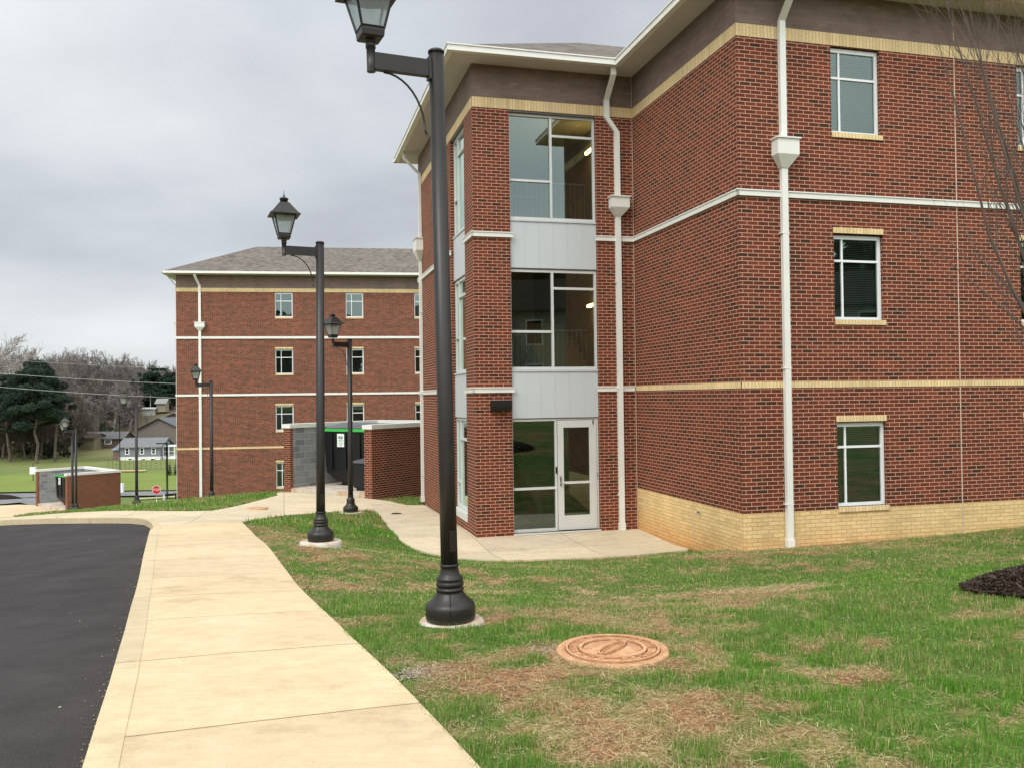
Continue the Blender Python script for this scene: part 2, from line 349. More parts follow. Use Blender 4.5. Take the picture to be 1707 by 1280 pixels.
def shingle(name,c):
    k=N(name); uv=coords(k,'UV'); sp=k.n('ShaderNodeSeparateXYZ'); k.lk(uv,sp.inputs[0])
    v=k.math('DIVIDE',sp.outputs[1],.14); row=k.math('FLOOR',v)
    u=k.math('ADD',k.math('DIVIDE',sp.outputs[0],.22),k.math('MULTIPLY',row,.37)); cl=k.math('FLOOR',u)
    cb=k.n('ShaderNodeCombineXYZ'); k.lk(cl,cb.inputs[0]); k.lk(row,cb.inputs[1])
    wn=k.n('ShaderNodeTexWhiteNoise',noise_dimensions='2D'); k.lk(cb.outputs[0],wn.inputs[0])
    n1=k.noise(uv,.5,3)
    col=k.mix(1,rgba(c),k.ramp(wn.outputs[0],[(0,(.72,.7,.7)),(.5,(1,1,1)),(1,(1.22,1.2,1.17))]),'MULTIPLY')
    col=k.mix(1,col,k.ramp(n1,[(.3,(.9,.9,.92)),(.7,(1.08,1.07,1.05))]),'MULTIPLY')
    k.bsdf(col,.95,0,.1,k.bump(k.math('FRACT',v),.5,.02)); return k.mat
m_shingle=shingle('asphalt_shingle',(110,104,97))
m_shinglefar=shingle('asphalt_shingle_grey',(132,134,138))

# ------------------------------------------------------------------ ground polygons (world metres)
P=np.array
DIRW=P([-.3636,.9315])
SW_L=[(1.9,-5.6),(-1.71,3.73),(-2.28,5.2),(-2.76,6.44),(-3.24,7.65),(-4.34,10.42),(-5.16,12.54),(-5.88,14.38),(-6.96,16.9)]
SW_R=[(3.46,-5.6),(-.15,3.74),(-.66,5.0),(-1.18,6.25),(-1.66,7.5),(-2.72,10.4),(-3.62,12.7),(-4.44,14.8),(-5.37,17.12)]
CURB_O=[(1.75,-5.6),(-1.86,3.73),(-2.35,5.04),(-2.92,6.51),(-3.46,7.85),(-4.2,9.72),(-4.91,11.5),(-5.52,13.06),(-6.2,14.8),(-6.84,16.48),(-7.69,18.44),(-8.45,19.86),(-9.1,20.6),(-9.9,21.25),(-10.94,21.84),(-12.01,22.25),(-13.4,22.6),(-15.5,22.9),(-20,23.2),(-30,23.4)]
WALK=[(-6.96,16.9),(-5.37,17.12),(-5.62,18.6),(-5.75,19.97),(-5.68,20.9),(-5.5,21.75),(-5.1,22.6),(-4.68,23.2),(-4.2,23.5),(-3.78,23.57),(-3.58,22.94),(-2.8,19.54),(-2.3,17.61),(-1.95,16.8),(-1.6,16.3),(-1.05,15.75),(-.5,15.58),(.03,15.54),(1.55,15.72),(3.23,16.22),(3.32,16.5),(2.72,18.93),(-.77,18.01),(-2.45,24.3),(-3.0,24.4),(-3.6,25.2),(-4.16,25.62),(-7.4,27.72),(-7.45,27.3),(-7.13,26.2),(-7.35,24.51),(-7.62,21.9),(-8.2,21.9),(-9.11,22.5),(-10.55,23.4),(-11.95,23.95),(-13.5,24.1),(-15.5,24.3),(-20,24.6),(-30,24.8),(-30,23.55),(-20,23.35),(-15.5,23.05),(-13.35,22.75),(-11.95,22.4),(-10.87,21.98),(-9.8,21.38),(-8.98,20.7),(-8.32,19.93),(-7.56,18.5)]
DRIVE=[(-30.1,54.6),(-26.2,51),(-19.3,36),(-18.6,33.8),(-14.6,25.3),(-13.9,24.15),(-15.5,24.32),(-19,24.6),(-22,30),(-25,38),(-29.3,46),(-34,54)]
ROAD=[(1.75,-5.6)]+CURB_O[1:]+[(-60,20),(-60,-5.6)]
def paving(name,poly,mat,dz,cell,skirt=.12,label=None,kind='structure',orient=0,parent=None,hfun=None):
    bm=bmesh.new(); vs=[bm.verts.new((x,y,0)) for x,y in poly]; f=bm.faces.new(vs)
    if f.normal.z<0: f.normal_flip()
    bm.normal_update()
    bmesh.ops.triangulate(bm,faces=bm.faces[:],ngon_method='EAR_CLIP')
    xs=[p[0] for p in poly]; ys=[p[1] for p in poly]
    for ax,(lo,hi) in enumerate(((min(xs),max(xs)),(min(ys),max(ys)))):
        t=lo+cell*.51
        while t<hi:
            co=Vector((t,0,0)) if ax==0 else Vector((0,t,0)); no=Vector((1,0,0)) if ax==0 else Vector((0,1,0))
            bmesh.ops.bisect_plane(bm,geom=bm.verts[:]+bm.edges[:]+bm.faces[:],plane_co=co,plane_no=no,dist=1e-5)
            t+=cell
    bmesh.ops.remove_doubles(bm,verts=bm.verts[:],dist=1e-4)
    bm.normal_update()
    for f in bm.faces:
        if f.normal.z<0: f.normal_flip()
    V=np.array([v.co[:] for v in bm.verts]); z=(hfun or H)(V[:,0],V[:,1])+dz
    for v,a in zip(bm.verts,z): v.co.z=a
    uvl=bm.loops.layers.uv.new('UVMap'); c,s=math.cos(orient),math.sin(orient)
    for f in bm.faces:
        for l in f.loops: x,y=l.vert.co.x,l.vert.co.y; l[uvl].uv=(x*c+y*s,-x*s+y*c)
    if skirt:
        be=[e for e in bm.edges if len(e.link_faces)==1]
        r=bmesh.ops.extrude_edge_only(bm,edges=be)
        for g in r['geom']:
            if isinstance(g,bmesh.types.BMVert): g.co.z-=skirt
    bmesh.ops.recalc_face_normals(bm,faces=bm.faces[:])
    me=bpy.data.meshes.new(name); bm.to_mesh(me); bm.free(); me.materials.append(mat)
    up=sum(p.normal.z*p.area for p in me.polygons)
    if up<0: me.flip_normals()
    o=bpy.data.objects.new(name,me); COL.objects.link(o)
    if kind: o['kind']=kind
    if label: o['label']=label
    if parent: o.parent=parent
    return o
ang=math.atan2(DIRW[1],DIRW[0])-PI/2
paving('sidewalk',SW_L+SW_R[::-1],m_walk,0.0,.6,orient=ang)
# curb as a strip between the road edge and the sidewalk
def offset_line(line,d):
    out=[]
    for i,p in enumerate(line):
        a=P(line[max(i-1,0)]); b=P(line[min(i+1,len(line)-1)]); t=(b-a)/np.linalg.norm(b-a); out.append((p[0]+t[1]*d,p[1]-t[0]*d))
    return out
curb_in=offset_line(CURB_O,.145)
k0=len(CURB_O)
paving('curb',CURB_O+curb_in[::-1],m_curb,.004,.6,skirt=.22,orient=ang)
paving('walkway',WALK,m_patio,-.002,.45,orient=R(14.8))
paving('driveway',DRIVE,m_walk,.02,1.2,orient=R(40))
paving('road',ROAD,m_asph,-.13,.9,skirt=0)

# ------------------------------------------------------------------ the near dormitory
TH=R(14.7985)
near=empty('dormitory_building',(-.772,18.009,0),TH,'three storey red brick dormitory with glazed stair tower and white downspouts','building')
FA=lambda s,d,z:(3.603+s,-4.5+d,z)     # right wing front
FB=lambda s,d,z:(3.603+d,-s,z)         # wing side (s measured from the tower)
FC=lambda s,d,z:(s,d,z)                # tower front
FD=lambda s,d,z:(d,s,z)                # tower left side
def wallpart(m,F,s0,s1,z0,z1,ops=(),depth=.11,out=0,mi=0):
    ss=sorted({s0,s1}|{v for o in ops for v in o[:2] if s0<v<s1}); zs=sorted({z0,z1}|{v for o in ops for v in o[2:4] if z0<v<z1})
    e=Vector(F(1,0,0))-Vector(F(0,0,0)); inn=Vector(F(0,1,0))-Vector(F(0,0,0)); flip=e.cross(Vector((0,0,1))).dot(inn)>0
    def q(pts): m.face(pts[::-1] if flip else pts,mi)
    for i in range(len(ss)-1):
        for j in range(len(zs)-1):
            cs=(ss[i]+ss[i+1])/2; cz=(zs[j]+zs[j+1])/2
            if any(o[0]<cs<o[1] and o[2]<cz<o[3] for o in ops): continue
            q([F(ss[i],-out,zs[j]),F(ss[i],-out,zs[j+1]),F(ss[i+1],-out,zs[j+1]),F(ss[i+1],-out,zs[j])])
    for o in ops:
        a,b=max(o[0],s0),min(o[1],s1); c,d=max(o[2],z0),min(o[3],z1)
        if a>=b or c>=d: continue
        m.face([F(a,-out,c),F(a,depth,c),F(a,depth,d),F(a,-out,d)],mi); m.face([F(b,-out,c),F(b,-out,d),F(b,depth,d),F(b,depth,c)],mi)
        if o[3]<=z1+1e-6: m.face([F(a,-out,d),F(a,depth,d),F(b,depth,d),F(b,-out,d)],mi)
        if o[2]>=z0-1e-6: m.face([F(a,-out,c),F(b,-out,c),F(b,depth,c),F(a,depth,c)],mi)
AW=12.4
colsA=[(1.83,2.83),(5.80,6.80),(9.8,10.8)]
rowsA=[(.93,2.405),(4.17,5.68),(7.44,8.97)]
opsA=[(a,b,c,d) for a,b in colsA for c,d in rowsA]
opC=[(.80,2.742,.035,8.97)]; opD=[(.87,2.47,.20,8.97)]
ZB,ZY0,ZY1,ZS=.894,8.97,9.185,9.88
m=M()
wallpart(m,FA,0,AW,ZB,ZY0,opsA); wallpart(m,FB,0,4.5,ZB,ZY0)
wallpart(m,FC,0,3.603,-1,ZY0,opC); wallpart(m,FD,0,7.42,-1,ZY0,opD)
m.face([(0,7.42,-1),(0,7.42,ZY0),(16,7.42,ZY0),(16,7.42,-1)]); m.face([(16,-4.5,-1),(16,7.42,-1),(16,7.42,ZY0),(16,-4.5,ZY0)])
m.obj('brick_wall',m_brick,near)
m=M(); wallpart(m,FA,0,AW,-1,ZB,opsA); wallpart(m,FB,0,4.5,-1,ZB); m.obj('tan_brick_base',m_tan,near)
m=M()
for F,a,b in ((FA,0,AW),(FB,0,4.5),(FC,0,3.603),(FD,0,7.42)):
    wallpart(m,F,a,b,ZY0,ZY1,out=.004)
m.face([(0,7.42,ZY0),(0,7.42,ZY1),(16,7.42,ZY1),(16,7.42,ZY0)])
# undersides so that the 4 mm step is closed
m.box(.80,2.742,.0,.12,ZY0-.002,ZY0+.01); m.box(0,.12,.87,2.47,ZY0-.002,ZY0+.01)
m.obj('yellow_brick_band',m_sold,near)
m=M()
for F,a,b in ((FA,0,AW),(FB,0,4.5),(FC,0,3.603),(FD,0,7.42)): wallpart(m,F,a,b,ZY1,ZS)
m.face([(0,7.42,ZY1),(0,7.42,ZS),(16,7.42,ZS),(16,7.42,ZY1)]); m.obj('brown_brick_frieze',m_frz,near)
m=M(); wallpart(m,FA,0,AW,3.0,3.102,out=.012); wallpart(m,FB,0,4.5,3.0,3.102,out=.012)
for F,a,b in ((FA,-.012,AW),(FB,0,4.512)):
    m.face([F(a,0,3.0),F(b,0,3.0),F(b,-.012,3.0),F(a,-.012,3.0)]); m.face([F(a,0,3.102),F(a,-.012,3.102),F(b,-.012,3.102),F(b,0,3.102)])
m.obj('yellow_brick_band',m_sold,near)
def whiteband(F,s0,s1,z0,name='white_stone_band',parent=near):
    m=M(); m.box(s0,s1,-.04,.0,z0,z0+.088,T=F); m.box(s0-(.012),s1+.012,-.055,.0,z0+.088,z0+.108,T=F); return m.obj(name,m_white,parent)
whiteband(FA,-.04,AW,6.25); whiteband(FB,.04,4.54,6.25)
whiteband(FC,-.04,.85,6.25); whiteband(FC,2.70,3.563,6.25); whiteband(FD,-.04,.90,6.25); whiteband(FD,2.44,7.46,6.25)
whiteband(FC,-.04,.85,2.995); whiteband(FC,2.70,3.563,2.995); whiteband(FD,-.04,.90,2.995); whiteband(FD,2.44,7.46,2.995)
def expjoint(F,s,z0,z1,w=.016,d=.009):
    m=M(); m.box(s-w/2,s+w/2,-d,.0,z0,z1,T=F); m.obj('expansion_joint',m_jt,near)
m_jt=simple('joint_sealant',(196,174,152),.8)
for a,b in ((-.1,.88),(.90,2.99),(3.11,6.245),(6.365,8.965),(9.19,9.86)): expjoint(FA,4.405,a,b)
for a,b in ((.02,2.99),(3.105,6.245),(6.365,8.965),(9.19,9.86)): expjoint(FC,3.59,a,b,.012)

def make_window(F,s0,s1,z0,z1,parent,mv=.22,hz=None,lintel=True,sill=True,rec=.075,blind=True,far=False):
    m=M(); w=.045; hz=hz if hz is not None else z1-.46
    fz1=z1-.02; 
    m.box(s0,s0+w,rec,rec+.06,z0,fz1,T=F); m.box(s1-w-.015,s1,rec,rec+.06,z0,fz1,T=F)
    m.box(s0+w,s1-w-.015,rec,rec+.06,z0,z0+.055,T=F); m.box(s0+w,s1-w-.015,rec,rec+.06,fz1-.07,fz1,T=F)
    m.box(s0+mv-.017,s0+mv+.017,rec+.008,rec+.05,z0+.055,fz1-.07,T=F); m.box(s0+w,s1-w-.015,rec+.004,rec+.046,hz-.02,hz+.02,T=F)
    wo=m.obj('window',m_frame,parent)
    g=M(); g.face([F(s0+w,rec+.03,z0+.05),F(s1-w-.015,rec+.03,z0+.05),F(s1-w-.015,rec+.03,fz1-.06),F(s0+w,rec+.03,fz1-.06)]); g.obj('pane',m_glass,wo)
    if blind:
        b=M(); z=z0+.07; st=.05 if far else .032
        while z<fz1-.12:
            b.face([F(s0+w,rec+.075,z),F(s1-w-.02,rec+.075,z),F(s1-w-.02,rec+.092,z+.016),F(s0+w,rec+.092,z+.016)]); z+=st
        b.box(s0+w,s1-w-.02,rec+.07,rec+.10,fz1-.11,fz1-.08,T=F)
        b.obj('blinds',m_blind,wo)
        b=M(); b.box(s0-.05,s1+.05,rec+.5,rec+.52,z0-.1,z1,T=F); b.obj('dark_room',m_room,wo)
    if lintel:
        l=M(); l.box(s0-.01,s1+.005,-.018,.07,z1,z1+.10,T=F); l.obj('lintel',m_sold,wo)
    if sill:
        l=M(); l.box(s0+.0,s1+.02,-.03,.075,z0-.085,z0,T=F); l.obj('sill',m_sold,wo)
    return wo
for a,b in colsA[:2]:
    for (c,d),hz in zip(rowsA,(1.96,5.21,8.43)):
        make_window(FA,a,b,c,d,near,hz=hz,lintel=d<8.9)

# ---- glazed stair bays
m_header=simple('header_metal',(96,96,92),.6)
def pane(F,s0,s1,z0,z1,par,d=.13,mat=None):
    g=M(); g.face([F(s0,d,z0),F(s1,d,z0),F(s1,d,z1),F(s0,d,z1)]); return g.obj('pane',mat or m_glass,par)
def bars(m,F,L,d0=.09,d1=.17):
    for s0,s1,z0,z1 in L: m.box(s0,s1,d0,d1,z0,z1,T=F)
def bay(F,s0,s1,vm,mirror=False,ground=None):
    m=M(); w=.05
    for z0,z1 in ((6.66,8.93),(3.47,5.60)):
        tr=z1-.46+.02 if z1>8 else 5.21; lo=7.50 if z1>8 else 4.28
        bars(m,F,[(s0,s0+w*.6,z0,z1),(s1-w,s1,z0,z1),(s0+w*.6,s1-w,z0,z0+.06),(s0+w*.6,s1-w,z1-.055,z1)])
        bars(m,F,[(vm-w/2,vm+w/2,z0+.06,z1-.055)],.085,.165)
        a,b=((s0+w*.6,vm-w/2),(vm+w/2,s1-w))
        l,r=(b,a) if mirror else (a,b)
        bars(m,F,[(*l,lo-.025,lo+.025)],.088,.168); bars(m,F,[(*r,tr-.025,tr+.025)],.088,.168)
    fr=m.obj('curtain_frame',m_alu,near)
    for z0,z1 in ((6.7,8.9),(3.5,5.57)): pane(F,s0+.02,s1-.03,z0,z1,fr)
    # spandrel panels
    for z0,z1 in ((5.63,6.655),(2.45,3.465)):
        p=M()
        n=6; ws=(s1-s0)/n
        for i in range(n):
            p.box(s0+i*ws+.0012,s0+(i+1)*ws-.0012,.060+(.0025 if i%2 else 0),.10,z0,z1-.04,T=F)
        p.box(s0,s1,.04,.10,z1-.035,z1,T=F)
        p.obj('spandrel_panel',m_panel,near)
    for b_ in ((.02,.14,8.93,8.968),(.075,.11,5.602,5.628),(.075,.11,2.43,2.448)):
        q=M(); q.box(s0,s1,*b_,T=F); q.obj('metal_header',m_header,near)
bay(FC,.80,2.742,1.742); bay(FD,.87,2.47,2.02,mirror=True)
# ground bay, front : sidelight and door
m=M(); w=.045
bars(m,FC,[(.80,.83,.035,2.43),(.83,1.755,.035,.10),(.83,1.755,2.385,2.43),(.83,1.755,.93,.98),(1.755,1.80,.035,2.43),(1.80,2.70,2.40,2.43),(2.70,2.742,.035,2.43)])
fr=m.obj('entrance_frame',m_alu,near); pane(FC,.82,1.76,.08,2.40,fr)
m=M(); bars(m,FC,[(1.812,1.945,.05,2.39),(2.53,2.692,.05,2.39),(1.945,2.53,.05,.355),(1.945,2.53,2.235,2.39),(1.945,2.53,1.03,1.082)],.075,.12)
dr=m.obj('door',m_alu,near); pane(FC,1.94,2.535,.35,2.24,dr,.10)
m=M(); m.box(1.85,1.885,.058,.075,.99,1.20,T=FC); m.tube([(1.867,.055,1.06),(1.867,.02,1.06),(1.96,.02,1.055)],.011,8); m.obj('handle',m_steel,dr)
m=M(); m.box(2.60,2.63,.06,.075,2.30,2.40,T=FC); m.obj('hinge',m_steel,dr)
m=M(); m.box(2.695,2.705,.06,.075,1.15,1.25,T=FC); m.obj('hinge',m_steel,dr)
m=M(); m.box(1.762,1.795,.065,.09,1.26,1.40,T=FC); m.obj('card_reader',m_black,near)
m=M(); m.box(.80,2.742,-.02,.17,.0,.035,T=FC); m.obj('threshold',m_alu,near)
# ground bay, side
m=M(); bars(m,FD,[(.87,.90,.36,2.43),(2.42,2.47,.36,2.43),(.90,2.42,.36,.43),(.90,2.42,2.385,2.43),(2.0,2.05,.43,2.385),(.90,2.0,1.93,1.98),(2.05,2.42,.93,.98)]); m.box(.87,2.47,-.02,.15,.20,.355,T=FD)
fr=m.obj('curtain_frame',m_alu,near); pane(FD,.89,2.45,.4,2.4,fr)
# ---- stair interior
m=M()
x0,x1,y0,y1=.35,3.35,.36,7.0
for z0,z1 in ((0,9.3),):
    m.face([(x1,y0,z0),(x1,y0,z1),(x1,y1,z1),(x1,y1,z0)]); m.face([(x0,y1,z0),(x1,y1,z0),(x1,y1,z1),(x0,y1,z1)])
    m.face([(2.742,.13,z0),(2.742,.13,z1),(x1,y0,z1),(x1,y0,z0)]); m.face([(x0,2.5,z0),(x0,y1,z0),(x0,y1,z1),(x0,2.5,z1)])
m.obj('stairwell_wall',m_inbrick,near)
m=M(); m.face([(.1,.1,.02),(x1,.1,.02),(x1,y1,.02),(.1,y1,.02)]); m.obj('stairwell_floor',m_floorin,near)
m=M(); m.face([(0.1,.1,9.3),(0.1,y1,9.3),(x1,y1,9.3),(x1,.1,9.3)])
m.obj('stairwell_ceiling',m_inlight,near)
for zf in (3.3,6.5):
    m=M(); m.box(.13,x1-.01,.17,1.75,zf-.2,zf); m.obj('stair_landing',m_plaster,near)
    m=M(); m.box(.36,x1-.01,5.6,6.95,zf-1.8,zf-1.6); m.obj('stair_landing',m_plaster,near)
for zf in (0.02,3.3):
    m=M(); n=9
    for i in range(n):
        m.box(2.0,3.3,1.76+i*.27,1.76+(i+1)*.27,zf+i*.165,zf+(i+1)*.165+.0)
    m.face([(1.97,1.76,zf),(1.97,1.76,zf+.35),(1.97,4.3,zf+1.85),(1.97,4.3,zf+1.3)])
    m.obj('stair_flight',m_plaster,near)
for zf in (3.3,6.5):
    m=M(); m.tube([(.25,.34,zf+1.03),(2.6,.34,zf+1.03)],.02,6); m.tube([(.34,.34,zf+1.03),(.34,1.7,zf+1.03)],.02,6); m.tube([(.25,1.7,zf+1.03),(1.9,1.7,zf+1.03)],.02,6)
    x=.28
    while x<2.62: m.tube([(x,.34,zf),(x,.34,zf+1.03)],.008,4,cap=False); x+=.11
    x=.28
    while x<1.9: m.tube([(x,1.7,zf),(x,1.7,zf+1.03)],.008,4,cap=False); x+=.11
    m.obj('stair_railing',simple('railing_paint',(176,176,168),.5),near)
for z in (8.72,5.05,1.98+.1):
    m=M(); m.box(3.25,3.345,.35,2.0,z-.05,z+.03); lo=m.obj('wall_luminaire',m_frame,near)
    g=M(); g.box(3.20,3.25,.38,1.97,z-.045,z+.025); g.obj('light_tube',m_tubelight if z>3 else m_frame,lo)
# ---- eaves
def eave_run(m,pts_out,pts_in,z):       # soffit strip
    for i in range(len(pts_out)-1):
        m.face([(*pts_in[i],z),(*pts_in[i+1],z),(*pts_out[i+1],z),(*pts_out[i],z)])
inn=[(0,7.42),(0,0),(3.603,0),(3.603,-4.5),(16,-4.5)]
def off(d): return [(-d,7.42+d),(-d,-d),(3.603-d,-d),(3.603-d,-4.5-d),(16,-4.5-d)]
def offx(d,yb=7.42): return [(-d,yb),(-d,-d),(3.603-d,-d),(3.603-d,-4.5-d),(16,-4.5-d)]
m=M(); eave_run(m,[(-.5,7.42)]+off(.5)[1:],inn,ZS-.002); m.box(-.5,16,7.42,7.92,ZS-.004,ZS-.001); m.obj('soffit',m_soffit,near)
m=M()
o1,o2=off(.5),off(.62)
for i in range(4):
    a,b,c,d=o1[i],o1[i+1],o2[i+1],o2[i]
    z0,z1=ZS-.01,ZS+.125
    m.face([(*d,z0),(*c,z0),(*c,z1),(*d,z1)]); m.face([(*a,z0),(*b,z0),(*c,z0),(*d,z0)]); m.face([(*a,z0),(*a,z1),(*b,z1),(*b,z0)])
    # rolled lip
    e,f=off(.64)[i+1],off(.64)[i]
    m.face([(*f,z1-.022),(*e,z1-.022),(*e,z1+.004),(*f,z1+.004)]); m.face([(*f,z1+.004),(*e,z1+.004),(*off(.6)[i+1],z1+.004),(*off(.6)[i],z1+.004)]); m.face([(*f,z1-.022),(*d,z1-.022),(*c,z1-.022),(*e,z1-.022)])
m.box(-.64,16,7.92,8.04,ZS-.01,ZS+.125)
m.obj('gutter',m_white,near)
# roofs
def hiproof(m,x0,x1,y0,y1,z0,sl,openx1=False):
    hs=(y1-y0)/2; zr=z0+hs*sl; ym=(y0+y1)/2; xe=x1 if openx1 else x1-hs; L=math.sqrt(1+sl*sl)
    A=(x0,y0,z0);B=(x1,y0,z0);C_=(x1,y1,z0);D_=(x0,y1,z0);E_=(x0+hs,ym,zr);F_=(xe,ym,zr)
    m.face([A,B,F_,E_],uv=[(x0,0),(x1,0),(xe,hs*L),(x0+hs,hs*L)]); m.face([C_,D_,E_,F_],uv=[(x1,0),(x0,0),(x0+hs,hs*L),(xe,hs*L)])
    m.face([D_,A,E_],uv=[(y1,0),(y0,0),(ym,hs*L)])
    if not openx1: m.face([B,C_,F_],uv=[(y0,0),(y1,0),(ym,hs*L)])
    return zr
m=M(); hiproof(m,-.55,12,-.55,7.97,ZS+.125,.5,True); hiproof(m,3.053,16.6,-5.05,7.97,ZS+.121,.5)
m.obj('roof',m_shingle,near)
# ---- downspouts with leader heads
def downspout(F,s,zt,zb,box_s,box_z,w=.112,d=.08,top=None,lower=None,par=near,elbow=False):
    m=M()
    sl=lower if lower is not None else s
    m.box(sl-w/2,sl+w/2,-d-.01,-.01,zb,box_z[0],T=F)
    m.box(s-w/2 if lower is None else sl-w/2,(s if lower is None else sl)+w/2,-d-.01,-.01,box_z[1],zt,T=F)
    # foot and straps
    m.box(sl-w/2-.012,sl+w/2+.012,-d-.025,-.002,zb,zb+.16,T=F)
    z=zb+.75
    while z<box_z[0]-.3: m.box(sl-w/2-.028,sl+w/2+.012,-d-.014,-.0,z,z+.018,T=F); z+=2.3
    def skew(p,q,ww=w,dd=d):   # parallelogram pipe between (s,dep,z) points
        (s0,d0,z0),(s1,d1,z1)=p,q; V=[]
        for (a,b,c) in (p,q):
            V.append([F(a-ww/2,b-dd,c),F(a+ww/2,b-dd,c),F(a+ww/2,b,c),F(a-ww/2,b,c)])
        for i in range(4): m.face([V[0][i],V[0][(i+1)%4],V[1][(i+1)%4],V[1][i]])
    for p,q in top: skew(p,q)
    o=m.obj('downspout',m_white,par,fixn=True)
    b=M(); s0,s1=box_s; z0,z1=box_z; zt_=z0+(z1-z0)*.42; D=.21
    b.box(s0,s1,-D,-.005,zt_,z1-.025,T=F); b.box(s0-.025,s1+.025,-D-.025,-.003,z1-.025,z1,T=F)
    lo=[F(sl-w/2-.01,-d-.02,z0),F(sl+w/2+.01,-d-.02,z0),F(sl+w/2+.01,-.006,z0),F(sl-w/2-.01,-.006,z0)]; hi=[F(s0,-D,zt_),F(s1,-D,zt_),F(s1,-.006,zt_),F(s0,-.006,zt_)]
    for i in range(4): b.face([lo[i],lo[(i+1)%4],hi[(i+1)%4],hi[i]])
    b.obj('leader_head',m_white,o,fixn=True)
    return o
downspout(FA,.84,9.27,.27,(.64,1.05),(6.74,7.24),top=[((.84,-.01,9.27),(.84,-.44,9.70)),((.84,-.44,9.70),(.84,-.44,9.88))])
downspout(FC,2.98,8.62,.0,(3.02,3.43),(6.78,7.21),lower=3.21,top=[((2.98,-.01,9.30),(2.98,-.44,9.70)),((2.98,-.44,9.70),(2.98,-.44,9.88)),((2.98,-.01,8.93),(2.98,-.01,9.30)),((3.21,-.01,8.62),(2.98,-.01,8.93))])
downspout(FD,6.85,9.27,-.03,(6.58,7.12),(6.80,7.42),top=[((6.85,-.01,9.27),(6.85,-.44,9.70)),((6.85,-.44,9.70),(6.85,-.44,9.88))])
# ---- wall pack light, tap
m=M(); 
pts=[(-.004,2.62),(-.14,2.62),(-.215,2.70),(-.215,2.84),(-.004,2.84)]
for i in range(5):
    a,b=pts[i],pts[(i+1)%5]; m.face([(.325,a[0],a[1]),(.735,a[0],a[1]),(.735,b[0],b[1]),(.325,b[0],b[1])])
m.face([(.325,a,b) for a,b in pts]); m.face([(.735,a,b) for a,b in pts][::-1]); m.box(.35,.71,-.219,-.213,2.71,2.83)
m.obj('wall_light',m_black,near,fixn=True)
m=M(); m.tube([FB(2.95,0,.73),FB(2.95,-.07,.73)],.016,8); m.tube([FB(2.95,-.06,.73),FB(2.95,-.09,.68)],.012,8); m.lathe([(.028,0),(.03,.008),(.012,.012)],10,FB(2.95,-.05,.745)); m.obj('faucet',m_steel,near)

# ------------------------------------------------------------------ far dormitory (left)
farb=empty('dormitory_building',(-18.96,48.95,0),R(8.57),'four storey red brick dormitory with hipped grey shingle roof standing downhill','building')
FL=lambda s,d,z:(s,d,z)
rowsL=[(7.63,9.06),(4.37,5.80),(1.13,2.57),(-2.12,-.68)]; colsL=[5.43,9.44,13.41,17.4]
opsL=[(c,c+1.0,a,b) for c in colsL for a,b in rowsL]
LW,LD=24,7.85
m=M(); wallpart(m,FL,0,LW,-5,9.07,opsL)
m.face([(0,0,-5),(0,0,9.07),(0,LD,9.07),(0,LD,-5)]); m.face([(0,LD,-5),(0,LD,9.07),(LW,LD,9.07),(LW,LD,-5)]); m.face([(LW,0,-5),(LW,LD,-5),(LW,LD,9.07),(LW,0,9.07)])
m.obj('brick_wall',m_brickfar,farb)
def ringbox(m,z0,z1,o): m.box(-o,LW+o,-o,.0,z0,z1); m.box(-o,0,0,LD+o,z0,z1); m.box(LW,LW+o,0,LD+o,z0,z1)
m=M(); ringbox(m,9.07,9.285,.006); ringbox(m,.13,.24,.012); m.obj('yellow_brick_band',m_sold,farb)
m=M(); ringbox(m,6.39,6.52,.05); ringbox(m,3.14,3.26,.05); m.obj('white_stone_band',m_white,farb)
m=M(); m.box(0,LW,0,LD,9.285,10.02); m.obj('brown_brick_frieze',m_frz,farb)
for c in colsL[:3]:
    for (a,b),hz in zip(rowsL,(8.56,5.31,2.08,-1.16)): make_window(FL,c,c+1.0,a,b,farb,mv=.33,hz=hz,lintel=b<9,far=True)
m=M(); m.box(-.55,LW+.55,-.55,LD+.55,10.02,10.04); m.obj('soffit',m_soffit,farb)
m=M(); m.box(-.64,LW+.64,-.66,-.552,10.03,10.16); m.box(-.66,-.552,-.66,LD+.66,10.03,10.16); m.box(LW+.552,LW+.66,-.66,LD+.66,10.03,10.16); m.box(-.66,LW+.66,LD+.552,LD+.66,10.03,10.16); m.obj('gutter',m_white,farb)
m=M(); hiproof(m,-.60,LW+.6,-.60,LD+.6,10.15,.485); m.obj('roof',m_shingle,farb)
downspout(FL,1.29,9.40,-2.95,(1.03,1.57),(6.86,7.34),w=.14,par=farb,top=[((1.29,-.01,9.40),(1.12,-.42,9.9)),((1.12,-.42,9.9),(1.12,-.46,10.05))])
FLs=lambda s,d,z:(d,s,z)
downspout(FLs,.35,9.40,-3.2,(.28,.42),(6.86,7.34),w=.14,par=farb,top=[((.35,-.01,9.40),(.35,-.42,9.9)),((.35,-.42,9.9),(.35,-.46,10.05))])

